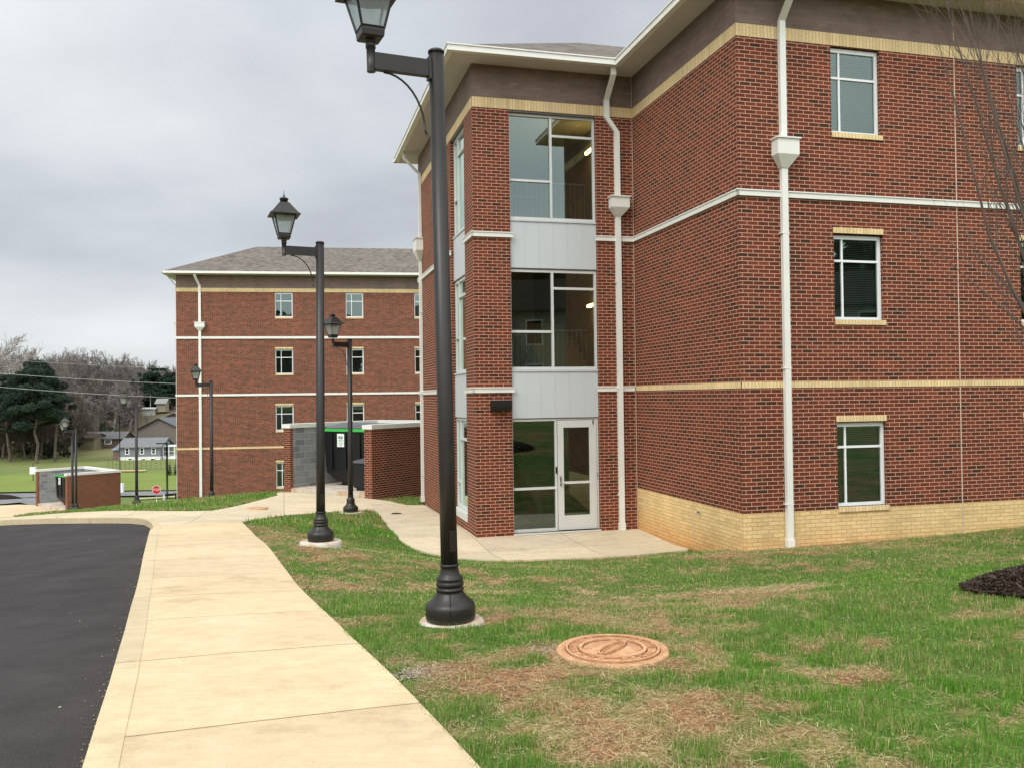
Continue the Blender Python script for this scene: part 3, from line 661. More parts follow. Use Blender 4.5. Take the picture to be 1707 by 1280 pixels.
# ------------------------------------------------------------------ dumpster enclosures
def enclosure(loc,rz,W,L,Hh,floor,label,cat='enclosure'):
    # local x along the front (left pillar to right pillar), y into the enclosure; origin = left front corner
    t=.30
    e=empty('dumpster_enclosure',loc,rz,label,cat)
    m=M(); zb=-1.2
    # outer brick skin + pillar ends
    m.face([(0,0,zb),(0,0,Hh),(0,L,Hh),(0,L,zb)]); m.face([(0,0,zb),(t,0,zb),(t,0,Hh),(0,0,Hh)]); m.face([(W-t,0,zb),(W,0,zb),(W,0,Hh),(W-t,0,Hh)])
    m.face([(W,0,zb),(W,L,zb),(W,L,Hh),(W,0,Hh)]); m.face([(0,L,zb),(0,L,Hh),(W,L,Hh),(W,L,zb)])
    m.face([(t,0,zb),(t,.12,zb),(t,.12,Hh),(t,0,Hh)]); m.face([(W-t,0,zb),(W-t,0,Hh),(W-t,.12,Hh),(W-t,.12,zb)])
    m.obj('brick_wall',m_brick,e,fixn=False)
    m=M(); m.face([(t,.12,zb),(t,L-t,zb),(t,L-t,Hh),(t,.12,Hh)]); m.face([(W-t,.12,zb),(W-t,.12,Hh),(W-t,L-t,Hh),(W-t,L-t,zb)]); m.face([(t,L-t,zb),(W-t,L-t,zb),(W-t,L-t,Hh),(t,L-t,Hh)])
    m.obj('block_lining',m_cmu,e)
    m=M(); o=.045; z0,z1=Hh,Hh+.13
    m.box(-o,t+o,-o,L+o,z0,z1); m.box(W-t-o,W+o,-o,L+o,z0,z1); m.box(t+o,W-t-o,L-t-o,L+o,z0,z1); m.obj('coping',m_white,e)
    m=M(); m.box(t,W-t,.02,L-t,-.6,floor); m.obj('slab',m_pad,e)
    return e

e1=enclosure((-7.31,27.67,0),R(-33),3.75,4.4,2.0,.10,'brick dumpster enclosure with white coping beside the stair tower')
e2=enclosure((-30.0,54.5,-3.62),R(-43),5.2,3.1,2.2,.22,'small brick dumpster enclosure far down the drive at left')
def dumpster(loc,rz,label,W=2.3,Dp=2.3,Hh=1.85):
    e=empty('dumpster',loc,rz,label,'dumpster','dumpsters in the brick enclosures')
    m=M(); a=.07; zb=.45
    def ring(x0,x1,y0,y1,z): return [(x0,y0,z),(x1,y0,z),(x1,y1,z),(x0,y1,z)]
    b=ring(a,W-a,.05,Dp-.05,zb); t=ring(0,W,0,Dp,Hh-.09); u=ring(a+.32,W-a-.32,.25,Dp-.25,.12)
    for q,r in ((b,t),(u,b)):
        for i in range(4): m.face([q[i],q[(i+1)%4],r[(i+1)%4],r[i]])
    m.face(u[::-1]); m.face(t)
    m.box(.5,W-.5,.3,Dp-.3,0,.12)
    for x in (.35,.95,1.55,1.95): m.box(x,x+.05,-.03,.02,.55,Hh-.12)
    m.obj('body',m_black,e,fixn=True)
    m=M(); m.box(-.05,W+.05,-.05,Dp+.05,Hh-.09,Hh); m.obj('rim',m_green,e)
    for k in range(2):
        m=M(); x0=k*W/2+.02; x1=(k+1)*W/2-.02; n=10
        for i in range(n):
            y0=-.02+i*Dp/n; y1=-.02+(i+1)*Dp/n; z0=Hh+.02+.13*math.sin(PI*i/n); z1=Hh+.02+.13*math.sin(PI*(i+1)/n)
            m.face([(x0,y0,z0),(x1,y0,z0),(x1,y1,z1),(x0,y1,z1)],sm=True); m.face([(x0,y0,z0-.03),(x0,y1,z1-.03),(x0,y1,z1),(x0,y0,z0)]); m.face([(x1,y0,z0-.03),(x1,y0,z0),(x1,y1,z1),(x1,y1,z1-.03)])
        m.obj('lid',m_greylid,e)
    SX=.22
    # sign
    m=M(); m.box(.42,.72,-.045,-.033,1.27,1.69); sg=m.obj('sign',m_frame,e); sg.location=(SX,0,0)
    m=M(); Y=-.047
    m.box(.50,.66,Y,Y+.001,1.585,1.60); m.box(.49,.53,Y,Y+.001,1.53,1.60); m.box(.56,.66,Y,Y+.001,1.535,1.572)
    for i in range(3): m.box(.555+i*.038,.575+i*.038,Y,Y+.001,1.605,1.622)
    m.lathe([(.016,0),(.016,.001)],10,(.60,Y,1.53))
    m.obj('emblem',m_black,sg)
    m=M(); m.box(.475,.49,Y,Y+.001,1.54,1.61); m.box(.49,.52,Y,Y+.001,1.608,1.622)
    for z in (1.475,1.425): m.box(.475,.675,Y,Y+.001,z,z+.022)
    m.obj('green_print',m_green,sg)
    m=M()
    for i,z in enumerate((1.37,1.335,1.30)): m.box(.47+.02*i,.68-.02*i,Y,Y+.001,z,z+.012)
    m.obj('small_print',m_greylid,sg)
    return e
def inl(e,x,y,z): 
    v=Matrix.Rotation(e.rotation_euler.z,3,'Z')@Vector((x,y,z)); return (e.location.x+v.x,e.location.y+v.y,e.location.z+v.z)
dumpster(inl(e1,.62,1.15,.10),R(-33),'black dumpster with green rim in the enclosure beside the stair tower')
d2=dumpster(inl(e2,1.75,.55,.22),R(-43),'black dumpster with green rim in the far enclosure at left')
t=empty('trash_bin',inl(e1,2.62,.42,.10),R(-33),'low black bin with grey lid inside the enclosure beside the stair tower','bin')
m=M(); m.box(0,.78,0,.62,.08,.86); m.box(.05,.73,.05,.57,0,.08); m.obj('body',m_black,t)
m=M(); m.face([(-.14,-.05,.87),(.80,-.03,.87),(.80,.64,.95),(-.14,.64,.95)]); m.face([(-.14,-.05,.87),(-.14,-.05,.84),(.8,-.03,.84),(.8,-.03,.87)]); m.face([(-.14,-.05,.84),(-.14,-.05,.87),(-.14,.64,.95),(-.14,.64,.92)]); m.obj('lid',m_greylid,t)

# ------------------------------------------------------------------ street lamps
def make_lamp():
    e=empty('street_lamp',(0,0,0))
    HT=4.57
    n=32; fl=lambda j:1-.035*(j%2)
    m=M(); m.lathe([(.069,.40),(.066,1.2),(.062,HT-.02)],n,flute=fl); m.lathe([(.066,HT-.02),(.066,HT+.0),(.05,HT+.012)],24); m.obj('pole',m_dark,e)
    m=M(); m.lathe([(.192,0),(.2,.02),(.2,.105),(.192,.13),(.176,.145),(.150,.165),(.128,.19),(.113,.215),(.104,.232),(.112,.236),(.113,.25),(.104,.258),(.102,.268),(.110,.274),(.112,.298),(.104,.306),(.103,.314),(.108,.320),(.106,.338),(.088,.352),(.080,.366),(.073,.40),(.069,.425),(.079,.430),(.079,.442),(.066,.448)],36); m.obj('base',m_dark,e)
    for a_ in (R(250),R(70)):
        m=M(); m.tube([(r*math.cos(a_),r*math.sin(a_),z) for r,z in ((.201,.02),(.2015,.105),(.178,.145),(.130,.19),(.106,.228))],.0035,4); m.obj('seam',m_darkin,e)
    m=M(); c_,s_=math.cos(R(285)),math.sin(R(285)); m.box(.060,.071,-.032,.032,.55,.72,T=lambda x,y,z:(x*c_-y*s_,x*s_+y*c_,z)); m.obj('access_cover',m_dark,e)
    # arm along -x
    L=.54
    m=M(); m.box(-L+.02,-.05,-.032,.032,HT-.215,HT-.085); m.tube([(-L,0,HT-.235),(-L,0,HT+.0)],.034,16); m.tube([(-L,0,HT-.05),(-L,0,HT-.0)],.040,16)
    m.box(-.075,-.055,-.04,.04,HT-.24,HT-.06); m.obj('arm',m_dark,e)
    m=M(); m.tube([(-L+.10+.33*math.sin(t)*1.0,0,HT-.66+.435*math.cos(t)) for t in [i*PI/2/10 for i in range(11)]],.0085,6)
    m.tube([(-.11,0,HT-.66),(-.085,0,HT-.70)],.008,6); m.obj('brace',m_dark,e)
    # lantern (square, 4 sided)
    def sq(a,z,r=0): return [(-L+a*math.cos(PI/4+i*PI/2),a*math.sin(PI/4+i*PI/2),z) for i in range(4)]
    q2=math.sqrt(2)
    lan=M(); z0=HT+.015
    def loft(m,rs):
        for k in range(len(rs)-1):
            for i in range(4): m.face([rs[k][i],rs[k][(i+1)%4],rs[k+1][(i+1)%4],rs[k+1][i]])
        m.face(rs[0][::-1]); m.face(rs[-1])
    loft(lan,[sq(.075*q2,z0),sq(.088*q2,z0+.012),sq(.092*q2,z0+.055),sq(.088*q2,z0+.07)])
    # corner bars
    b,t=sq(.086*q2,z0+.065),sq(.158*q2,z0+.37)
    for i in range(4): lan.tube([b[i],t[i]],.0105,4,sm=False)
    for a,z in ((.087,z0+.078),(.156,z0+.355)):
        c=sq(a*q2,z)
        for i in range(4): lan.tube([c[i],c[(i+1)%4]],.010,4,sm=False)
    loft(lan,[sq(.20*q2,z0+.352),sq(.222*q2,z0+.356),sq(.222*q2,z0+.368),sq(.196*q2,z0+.385),sq(.168*q2,z0+.42),sq(.068*q2,z0+.555)])
    lan.lathe([(.058,z0+.55),(.058,z0+.60),(.068,z0+.605),(.068,z0+.615),(.05,z0+.63),(.016,z0+.645),(.012,z0+.66),(.014,z0+.67),(.006,z0+.68),(.002,z0+.745)],16,(-L,0,0))
    lo=lan.obj('lantern',m_dark,e,fixn=False)
    b,t=sq(.0835*q2,z0+.08),sq(.152*q2,z0+.352)
    for i in range(4):
        g=M(); g.face([b[i],b[(i+1)%4],t[(i+1)%4],t[i]]); g.obj('lantern_glass',m_lampglass,lo)
    r=M(); r.lathe([(.13,z0+.30),(.135,z0+.34),(.12,z0+.35)],20,(-L,0,0)); r.obj('reflector',m_greylid,lo)
    return e
PADS={}
LAMPS=[((-.515,6.985,1.13),24,-.9,(.27,.02),'large nearest street lamp on a flush round footing in the grass'),
 ((-2.96,13.31,.745),22,.35,(.325,.14),'second street lamp, on a raised round concrete footing beside the sidewalk'),
 ((-4.33,23.08,-.09),48,.2,(.31,.03),'third street lamp, at the tip of the grass wedge before the dumpster enclosure'),
 ((-11.45,32.95,-.93),15,0,(.3,.0),'fourth street lamp, in front of the far dormitory downspout'),
 ((-17.48,40.27,-1.86),12,0,(.3,.03),'fifth street lamp, standing in front of the grey farmhouse in the valley'),
 ((-24.33,48.29,-3.12),14,0,(.3,.03),'taller of the two lamps at the far dumpster enclosure'),
 ((-27.6,54.2,-3.95),60,0,(.3,.03),'lower, more distant of the two lamps at the far dumpster enclosure')]
# the two distant lamps stand in front of the far enclosure
LAMPS[6]=((-25.2,49.6,-3.30),65,0,(.3,.03),LAMPS[6][4])
proto=make_lamp()
for i,(loc,az,tilt,pad,lab) in enumerate(LAMPS):
    o=proto if i==0 else copy_tree(proto)
    o.location=loc; o.rotation_euler=Euler((0,R(tilt),R(az)),'XYZ')
    tag(o,lab,'street lamp','street lamps along the walk')
for i,(loc,az,tilt,pad,lab) in enumerate(LAMPS):
    o=[c for c in bpy.data.objects if c.get('label')==lab][0]
    f=M(); r=pad[0]; hgt=pad[1]; f.lathe([(r,-.35-.001),(r,-.03),(r-.02,-.003),(.10,-.003)],32); f.obj('footing',m_pad,o)

# ------------------------------------------------------------------ manhole cover, small covers, mulch, rocks
m_clay=N('orange_dirt_cast_iron')
def _clay(k):
    v=coords(k); n1=k.noise(v,14,5,.65); n2=k.noise(v,160,2,.6)
    col=k.ramp(n1,[(.3,rgba((176,130,94))),(.5,rgba((194,148,110))),(.7,rgba((208,170,132)))])
    col=k.mix(.8,col,k.ramp(n2,[(.3,(.75,.75,.75)),(.7,(1.2,1.2,1.2))]),'MULTIPLY'); k.bsdf(col,.9,0,.2,k.bump(n1,.4,.006)); return k.mat
m_clay=_clay(m_clay)
mh=empty('manhole_cover',(.655,5.86,1.196),R(20),'round rusty orange manhole cover set in the lawn','manhole cover')
m=M(); m.lathe([(.375,-.10),(.378,.0),(.372,.008),(.335,.009),(.333,.003),(.325,.003),(.323,.008),(.002,.008)],64); m.obj('cover',m_clay,mh)
m=M()
def ringm(m,r0,r1,z0,z1,n=56,a0=0,a1=2*PI,cx=0,cy=0,sy=1,rot=0):
    for i in range(n):
        a=a0+(a1-a0)*i/n;b=a0+(a1-a0)*(i+1)/n
        def p(r,t,z): x=r*math.cos(t);y=r*math.sin(t)*sy; return (cx+x*math.cos(rot)-y*math.sin(rot),cy+x*math.sin(rot)+y*math.cos(rot),z)
        m.face([p(r0,a,z1),p(r1,a,z1),p(r1,b,z1),p(r0,b,z1)]); m.face([p(r1,a,z0),p(r1,b,z0),p(r1,b,z1),p(r1,a,z1)]); m.face([p(r0,a,z0),p(r0,a,z1),p(r0,b,z1),p(r0,b,z0)])
m_rustshade=simple('rust_groove_shade',(112,70,46),.95,0,.1,.2,12)  # dark brown of the rings paints groove shade as well as rust
for a_,b_ in ((.198,.204),(.229,.235),(.294,.300),(.317,.322)):
    m=M(); ringm(m,a_,b_,.006,.0095); m.obj('groove_shade',m_rustshade,mh)
for a_,b_,s_ in ((.182,.190,.29),(.142,.149,.18)):
    m=M(); ringm(m,a_,b_,.006,.0098,sy=s_,rot=R(35)); m.obj('groove_shade',m_rustshade,mh)
for args,kw in (((.205,.228,.008,.022),{}),((.300,.316,.008,.020),{}),((.160,.180,.008,.024),dict(sy=.26,rot=R(35))),((.13,.14,.008,.016),dict(sy=.16,rot=R(35)))):
    m=M(); ringm(m,*args,**kw); m.obj('raised_ring',m_clay,mh)
for a in [R(x) for x in (8,20,32,-4,-16,100,112,124,136,148,160,176,195,212,228,262,276,290,304,318)]:
    c,s=math.cos(a),math.sin(a); T=lambda x,y,z,c=c,s=s:(x*c-y*s,x*s+y*c,z); m=M()
    for (r0,r1,w0,w1) in ((.243,.29,-.018,-.010),(.243,.252,-.010,.016),(.281,.29,-.010,.016)) if (int(math.degrees(a))//4)%2 else ((.243,.29,-.004,.005),(.281,.29,-.018,.018),(.262,.270,-.012,.004)):
        m.box(r0,r1,w0,w1,.008,.021,T=T)
    m.obj('raised_letter',m_clay,mh)
for a in (60,150,240,330):
    c,s=math.cos(R(a)),math.sin(R(a)); m=M(); ringm(m,.010,.022,.008,.014,12,cx=.165*c,cy=.165*s); m.obj('pick_hole',m_clay,mh)
cov=M(); cov.lathe([(.30,0),(.30,.012),(.29,.016),(.01,.016)],32); o=cov.obj('utility_cover',m_clay); o.location=(-6.74,22.75,h1(-6.74,22.75)-.002); tag(o,'flat rusty cover set in the concrete walk before the far dumpster enclosure path','utility cover')
cov=M(); cov.lathe([(.13,0),(.13,.01),(.12,.013),(.01,.013)],24); o=cov.obj('drain_cover',m_black); o.location=(-3.05,22.6,h1(-3.05,22.6)-.002); tag(o,'small dark round drain cover in the walk beside the stair tower','drain cover')

def mulchpile(cx,cy,rx,ry,h,label,n=26000,rot=0,sc=1,chip=True):
    A=RNG.random(6000)*2*PI; k=48; V=[];F=[]
    g=np.linspace(-1.08,1.08,k); X,Y=np.meshgrid(g,g); rr=np.hypot(X,Y)+ .10*(fbm(X*3+9,Y*3+9,1,3)-.5)
    Z=np.where(rr<1,h*np.clip(1-rr**2.6,0,1)**.8,-.08)
    wx=cx+X*rx; wy=cy+Y*ry; Z=H(wx.ravel(),wy.ravel()).reshape(X.shape)+Z+.05*(fbm(wx,wy,9,5)-.5)
    V=np.stack([wx,wy,Z],-1).reshape(-1,3); I=np.arange(k*k).reshape(k,k)
    F=np.stack([I[:-1,:-1],I[:-1,1:],I[1:,1:],I[1:,:-1]],-1).reshape(-1,4)
    mat=simple('mulch_base' ,(44,37,33),.95,0,.1,.35,20)
    o=npmesh('mulch_mound',V,F,mat,smooth=True); tag(o,label,'mulch',kind='stuff')
    if chip:
        t=RNG.random(n)*2*PI; r=np.sqrt(RNG.random(n))*1.04; px=cx+r*np.cos(t)*rx; py=cy+r*np.sin(t)*ry
        rr=r; pz=H(px,py)+np.where(rr<1,h*np.clip(1-np.minimum(rr,1)**2.6,0,1)**.8,0)+.01+RNG.random(n)*.015
        a=RNG.random(n)*PI*2; l=(.012+.03*RNG.random(n)**2)*sc; w=.003+.005*RNG.random(n)*sc; tl=(RNG.random(n)-.5)*1.2
        d=np.stack([np.cos(a)*np.cos(tl),np.sin(a)*np.cos(tl),np.sin(tl)],1)*l[:,None]; s=np.stack([-np.sin(a),np.cos(a),RNG.random(n)-.5],1)*w[:,None]
        c=np.stack([px,py,pz],1); V=np.concatenate([c-d-s,c+d-s,c+d+s,c-d+s],1).reshape(-1,3); F=np.arange(n*4).reshape(-1,4)
        sh=(.25+RNG.random(n)**3*1.3)[:,None]*P(s2l((92,76,64))); 
        q=npmesh('mulch_chips',V,F,m_blade,col=np.repeat(sh,4,0)); q.parent=o; q['kind']='stuff'
    return o
mulchpile(5.42,7.66,1.34,1.02,.20,'dark bark mulch mound around the young bare tree at right')
mulchpile(-47.3,79,2.7,1.2,.5,'long low dark mulch pile at the edge of the old parking area',chip=False)

# ------------------------------------------------------------------ trees
def segs_mesh(name,S,mat,parent=None,n=4):
    S=np.array(S,float); p0,p1,r0,r1=S[:,:3],S[:,3:6],S[:,6],S[:,7]
    d=p1-p0; d/=np.linalg.norm(d,axis=1)[:,None]+1e-9
    up=np.where(np.abs(d[:,2:3])<.9,P([[0,0,1.]]),P([[1.,0,0]])); a=np.cross(d,up); a/=np.linalg.norm(a,axis=1)[:,None]; b=np.cross(d,a)
    V=[]
    for q,r in ((p0,r0),(p1,r1)):
        for j in range(n): V.append(q+(a*math.cos(2*PI*j/n)+b*math.sin(2*PI*j/n))*r[:,None])
    V=np.stack(V,1); m_=len(S); V=V.reshape(-1,3); base=np.arange(m_)[:,None]*2*n
    F=np.concatenate([base+P([[j,(j+1)%n,n+(j+1)%n,n+j]]) for j in range(n)],0)
    return npmesh(name,V,F,mat,parent,smooth=n>3)
def grow(rng,p,d,L,r,lev,S,cfg):
    k=cfg['k'][lev]; n=cfg['n'][lev]; st=L/n; cur=np.array(p,float); d=np.array(d,float); up=cfg['up'][lev]; rr=r; lim=cfg['lev']
    for i in range(n):
        d=d+rng.normal(0,cfg['jit'][lev],3)+P([0,0,up]); d/=np.linalg.norm(d)
        nx=cur+d*st; r2=r*(1-(i+1)/n*cfg['tap'][lev]); S.append([*cur,*nx,rr,r2]); 
        if lev<lim and (i+1)/n>cfg['st'][lev]:
            for c in range(k):
                a=rng.random()*2*PI; sp=cfg['ang'][lev]*(0.7+.6*rng.random())
                u=np.cross(d,[0,0,1.0]) if abs(d[2])<.95 else np.cross(d,[1.0,0,0]); u/=np.linalg.norm(u); v=np.cross(d,u)
                nd=d*math.cos(sp)+(u*math.cos(a)+v*math.sin(a))*math.sin(sp)
                grow(rng,cur+(nx-cur)*rng.random(),nd,L*cfg['len'][lev]*(.6+.6*rng.random())*(1-.35*(i/n)),max(r2*cfg['rad'][lev],cfg['rmin']),lev+1,S,cfg)
        cur=nx; rr=r2
m_bark=simple('bare_bark',(104,92,84),.9,0,.1,.2,6)
m_barkfar=simple('winter_bark_far',(116,108,102),.95,0,.05,.15,.6)
m_barkpale=simple('pale_winter_bark',(160,154,148),.95,0,.05,.12,.6)
# the young vase-shaped tree at right
rng=np.random.default_rng(12)
yt=empty('young_tree',(5.45,8.2,h1(5.45,8.2)+.2),0,'young bare vase shaped tree with thin upright branches in the mulch mound','tree')
S=[]; p=P([0,0,0.]); 
S.append([0,0,-.1,0,0,.5,.055,.048]); S.append([0,0,.5,.0,0,1.15,.048,.042])
cfg=dict(k=[2,1,1],n=[7,5,3],up=[.05,.06,.03],jit=[.05,.07,.09],tap=[.82,.8,.7],lev=2,st=[.12,.15,.3],ang=[.34,.40,.4],len=[.40,.5,.5],rad=[.5,.6,.6],rmin=.0022)
for i,(az,ti,L,rr) in enumerate([(180,.24,4.6,.024),(165,.12,5.0,.03),(200,.34,4.0,.022),(215,.16,4.8,.026),(188,.30,4.4,.022),(150,.26,4.6,.024),(207,.24,4.4,.022),(176,.40,3.7,.020),(60,.3,4.2,.026),(0,.22,4.6,.026),(300,.3,4.0,.024),(100,.2,4.6,.024)]):
    a=R(az); d=P([math.sin(ti)*math.cos(a),math.sin(ti)*math.sin(a),math.cos(ti)]); grow(rng,(0,0,.95+.04*i-.1*(i==10)),d,L,rr,0,S,cfg)
trunk=segs_mesh('trunk',S[:2],m_bark,yt,10); segs_mesh('branches',S[2:],m_bark,yt,5)
# background bare trees
def bare_proto(seed,Ht,spread=1.0,rm=.035):
    rng=np.random.default_rng(seed); S=[]
    cfg=dict(k=[2,2,2,1],n=[7,5,4,3],up=[.03,.05,.04,.02],jit=[.08,.12,.14,.16],tap=[.8,.75,.7,.6],lev=3,st=[.28,.15,.1,.1],ang=[.75*spread,.7,.6,.5],len=[.46,.55,.55,.5],rad=[.5,.55,.6,.7],rmin=rm)
    grow(rng,(0,0,-1),(0,0,1),Ht*.92,Ht*.02,0,S,cfg); return S
BP=[bare_proto(s,14,1.0) for s in (1,2,3,4)]
print('bare segs',[len(b) for b in BP])
def place(S,x,y,z,sc,rot):
    A=np.array(S,float).copy(); c,s=math.cos(rot),math.sin(rot)
    for o in (0,3):
        X=A[:,o].copy();Y=A[:,o+1].copy(); A[:,o]=x+sc*(X*c-Y*s); A[:,o+1]=y+sc*(X*s+Y*c); A[:,o+2]=z+sc*A[:,o+2]
    return A
W_=[]; rng=np.random.default_rng(5)
def dirpt(px,d): return ((px-853.5)/1444.0*d, d)
for i in range(210):
    px=rng.uniform(-60,330); d=rng.uniform(205,275)
    x,y=dirpt(px,d); g=h1(x,y); top=2.9+ (668-np.interp(px,[-60,0,60,100,130,180,230,290,330],[578,582,594,594,592,596,606,616,618]))/1444*d
    sc=max(.45,(top-g)/14.0)*rng.uniform(.72,1.02)
    A=place(BP[i%4][:],x,y,g,sc,rng.random()*6.28); A[:,6:]*=1.15/sc**.5; W_.append(A)
for i in range(90):
    px=rng.uniform(95,245); d=rng.uniform(176,204); x,y=dirpt(px,d); g=h1(x,y)
    if px>225 and d<198: continue
    A=place(BP[i%4][:],x,y,g,rng.uniform(.32,.55),rng.random()*6.28); A[:,6:]*=1.3; W_.append(A)
W_=np.concatenate(W_); o=segs_mesh('winter_woods',W_,m_barkfar,n=3); tag(o,'grey brown leafless woods covering the far hillside','woods',kind='stuff')
def tree_obj(name,S,mat,loc,sc,rot,label,cat='tree',group=None,n=4):
    e=empty(name,loc,rot,label,cat,group); e.scale=(sc,sc,sc)
    S=np.array(S); k=S[:,6]>.10; segs_mesh('trunk',S[k],mat,e,6); segs_mesh('branches',S[~k],mat,e,3); return e
for px,d,topy,si,mat,lab in [(42,192,566,11,m_barkpale,'tall pale bare tree rising above the dark pine at far left'),(8,196,574,12,m_barkpale,'broad pale bare tree at the left edge behind the pine'),(130,190,592,13,m_barkfar,'bare tree with a rounded crown standing out of the woods right of the pine'),(245,168,690,14,m_barkfar,'small bare tree on the slope above the grey farmhouse'),(163,172,700,15,m_barkfar,'small bare tree behind the brown sheds')]:
    x,y=dirpt(px,d); g=h1(x,y); top=2.9+(669-topy)/1444*d; tree_obj('bare_tree',bare_proto(si,14,1.15,.04),mat,(x,y,g),max(.3,(top-g)/13.6),si*1.3,lab)
def foliage(name,clumps,nleaf,size,c0,c1,parent,seed=1,flat=.6):
    rng=np.random.default_rng(seed); V=[];Cc=[]
    for (cx,cy,cz,r) in clumps:
        n=max(8,int(nleaf*r*r)); u=rng.normal(size=(n,3)); u/=np.linalg.norm(u,axis=1)[:,None]; rad=r*rng.random(n)**.45
        c=P([cx,cy,cz])+u*rad[:,None]*P([1,1,flat]); a=rng.normal(size=(n,3)); a/=np.linalg.norm(a,axis=1)[:,None]; b=np.cross(a,rng.normal(size=(n,3))); b/=np.linalg.norm(b,axis=1)[:,None]
        s=size*(.5+rng.random(n))[:,None]; V.append(np.stack([c-a*s,c+a*s*.8+b*s*.5,c+b*s],1))
        t=(rng.random()*.6+.4*rng.random(n))[:,None]; Cc.append(np.repeat(P(s2l(c0))*(1-t)+P(s2l(c1))*t,3,0))
    V=np.concatenate(V).reshape(-1,3); Cc=np.concatenate(Cc); return npmesh(name,V,np.arange(len(V)).reshape(-1,3),m_leaf,parent,col=Cc)
m_leaf=attrmat('evergreen_leaf',.8,.15,.1)
def pine(px,d,topy,basez,prof,label,name='pine_tree',c0=(40,52,44),c1=(68,82,66),trunk=True,seed=1,leaf=620,ls=.17,group=None):  # default crown tones lightened slightly to paint in distance haze
    x,y=dirpt(px,d); g=h1(x,y) if basez is None else basez; top=2.9+(669-topy)/1444*d; Ht=top-g
    e=empty(name,(x,y,g),0,label,'tree',group); rng=np.random.default_rng(seed); cl=[]; S=[]
    for (hf,rad,k) in prof:
        for i in range(k):
            a=rng.random()*2*PI; rr=rad*math.sqrt(rng.random()); z=Ht*(hf+rng.uniform(-.035,.035)); r=rng.uniform(.6,1.2)*Ht*.075
            cl.append((rr*math.cos(a),rr*math.sin(a),z-r*.3,r)); S.append([0,0,z*.93-.4,rr*math.cos(a),rr*math.sin(a),z-r*.3,.09,.03])
    zz=np.linspace(-1,Ht*.93,9); off=rng.normal(0,.12,(9,2)); off[0]=0
    T=[[off[i,0],off[i,1],zz[i],off[i+1,0],off[i+1,1],zz[i+1],.25*(1-i/10),.25*(1-(i+1)/10)] for i in range(8)]
    segs_mesh('trunk',T,m_bark,e,8); segs_mesh('branches',S,m_bark,e,4); foliage('crown',cl,leaf,ls,c0,c1,e,seed); return e
pine(60,128,600,None,[(.97,1.1,6),(.9,2.1,14),(.82,2.9,24),(.74,3.5,28),(.66,3.9,30),(.58,4.0,26),(.5,3.9,14),(.43,3.2,6)],'tall dark pine with bare lower trunk at far left',seed=3)
pine(12,134,622,None,[(.95,1.5,6),(.85,2.6,12),(.75,3.4,16),(.62,4,16),(.5,4,14),(.4,3.6,10)],'dark pine partly cut by the left edge of the view',seed=4)
pine(92,133,636,None,[(.95,1,4),(.82,2.2,9),(.68,2.8,12),(.55,3,10)],'lower dark pine just right of the tall pine',seed=9,c0=(34,42,34),c1=(64,74,56))
for px,d,ty,sd,lab in [(262,204,612,5,'rounded dark evergreen on the ridge nearest the corner of the far dormitory roof'),(285,202,622,6,'dark evergreen on the ridge touching the edge of the far dormitory'),(243,206,622,7,'smaller dark evergreen at the left end of the ridge evergreens'),(272,200,638,8,'broad lower evergreen below the rounded one on the ridge')]:
    pine(px,d,ty,None,[(.95,1.5,6),(.82,3.0,14),(.66,4.0,18),(.5,4.6,20),(.34,4.6,18),(.2,4.2,14)],lab,'evergreen_tree',(28,44,36),(54,76,58),seed=sd,leaf=300,ls=.3)
for px,d,ty,sd,lab in [(178,165,702,15,'dark green cedar at the foot of the woods behind the brown shed')]:
    pine(px,d,ty,None,[(.9,1,5),(.7,1.8,9),(.5,2.2,12),(.3,2.4,12),(.12,2.3,10)],lab,'evergreen_tree',(34,52,38),(60,84,56),seed=sd,leaf=400,ls=.25)
# dark undergrowth under the pines
U=[];rng=np.random.default_rng(8)
for i in range(34):
    px=rng.uniform(-40,128); d=rng.uniform(136,160); x,y=dirpt(px,d); g=h1(x,y); A=place(BP[i%4],x,y,g,rng.uniform(.45,.85),rng.random()*6); A[:,6:]*=.85; U.append(A)
o=segs_mesh('undergrowth_woods',np.concatenate(U),simple('dark_thicket_bark',(84,76,68),.95,0,.05,.2,.5),n=3); tag(o,'dark leafless thicket under and behind the tall pine','woods',kind='stuff')
uc=[]
for i in range(60):
    px=rng.uniform(-40,125); d=rng.uniform(138,160); x,y=dirpt(px,d); uc.append((x,y,h1(x,y)+rng.uniform(.5,7),rng.uniform(.9,2.0)))
q=foliage('thicket_leaves',uc,110,.26,(26,34,26),(52,58,42),o,4); q['kind']='stuff'
for px,lab in ((281,'left of two small dark conical shrubs beyond the turf field'),(292,'right of two small dark conical shrubs, at the far dormitory corner')):
    x,y=dirpt(px,103); e=empty('conical_shrub',(x,y,h1(x,y)),0,lab,'shrub','conical shrubs'); foliage('foliage',[(0,0,.3+.25*i,.42*(1-i*.13)) for i in range(6)],900,.07,(22,36,26),(40,58,40),e,3); segs_mesh('stem',[[0,0,-.2,0,0,.5,.05,.04]],m_bark,e,6)
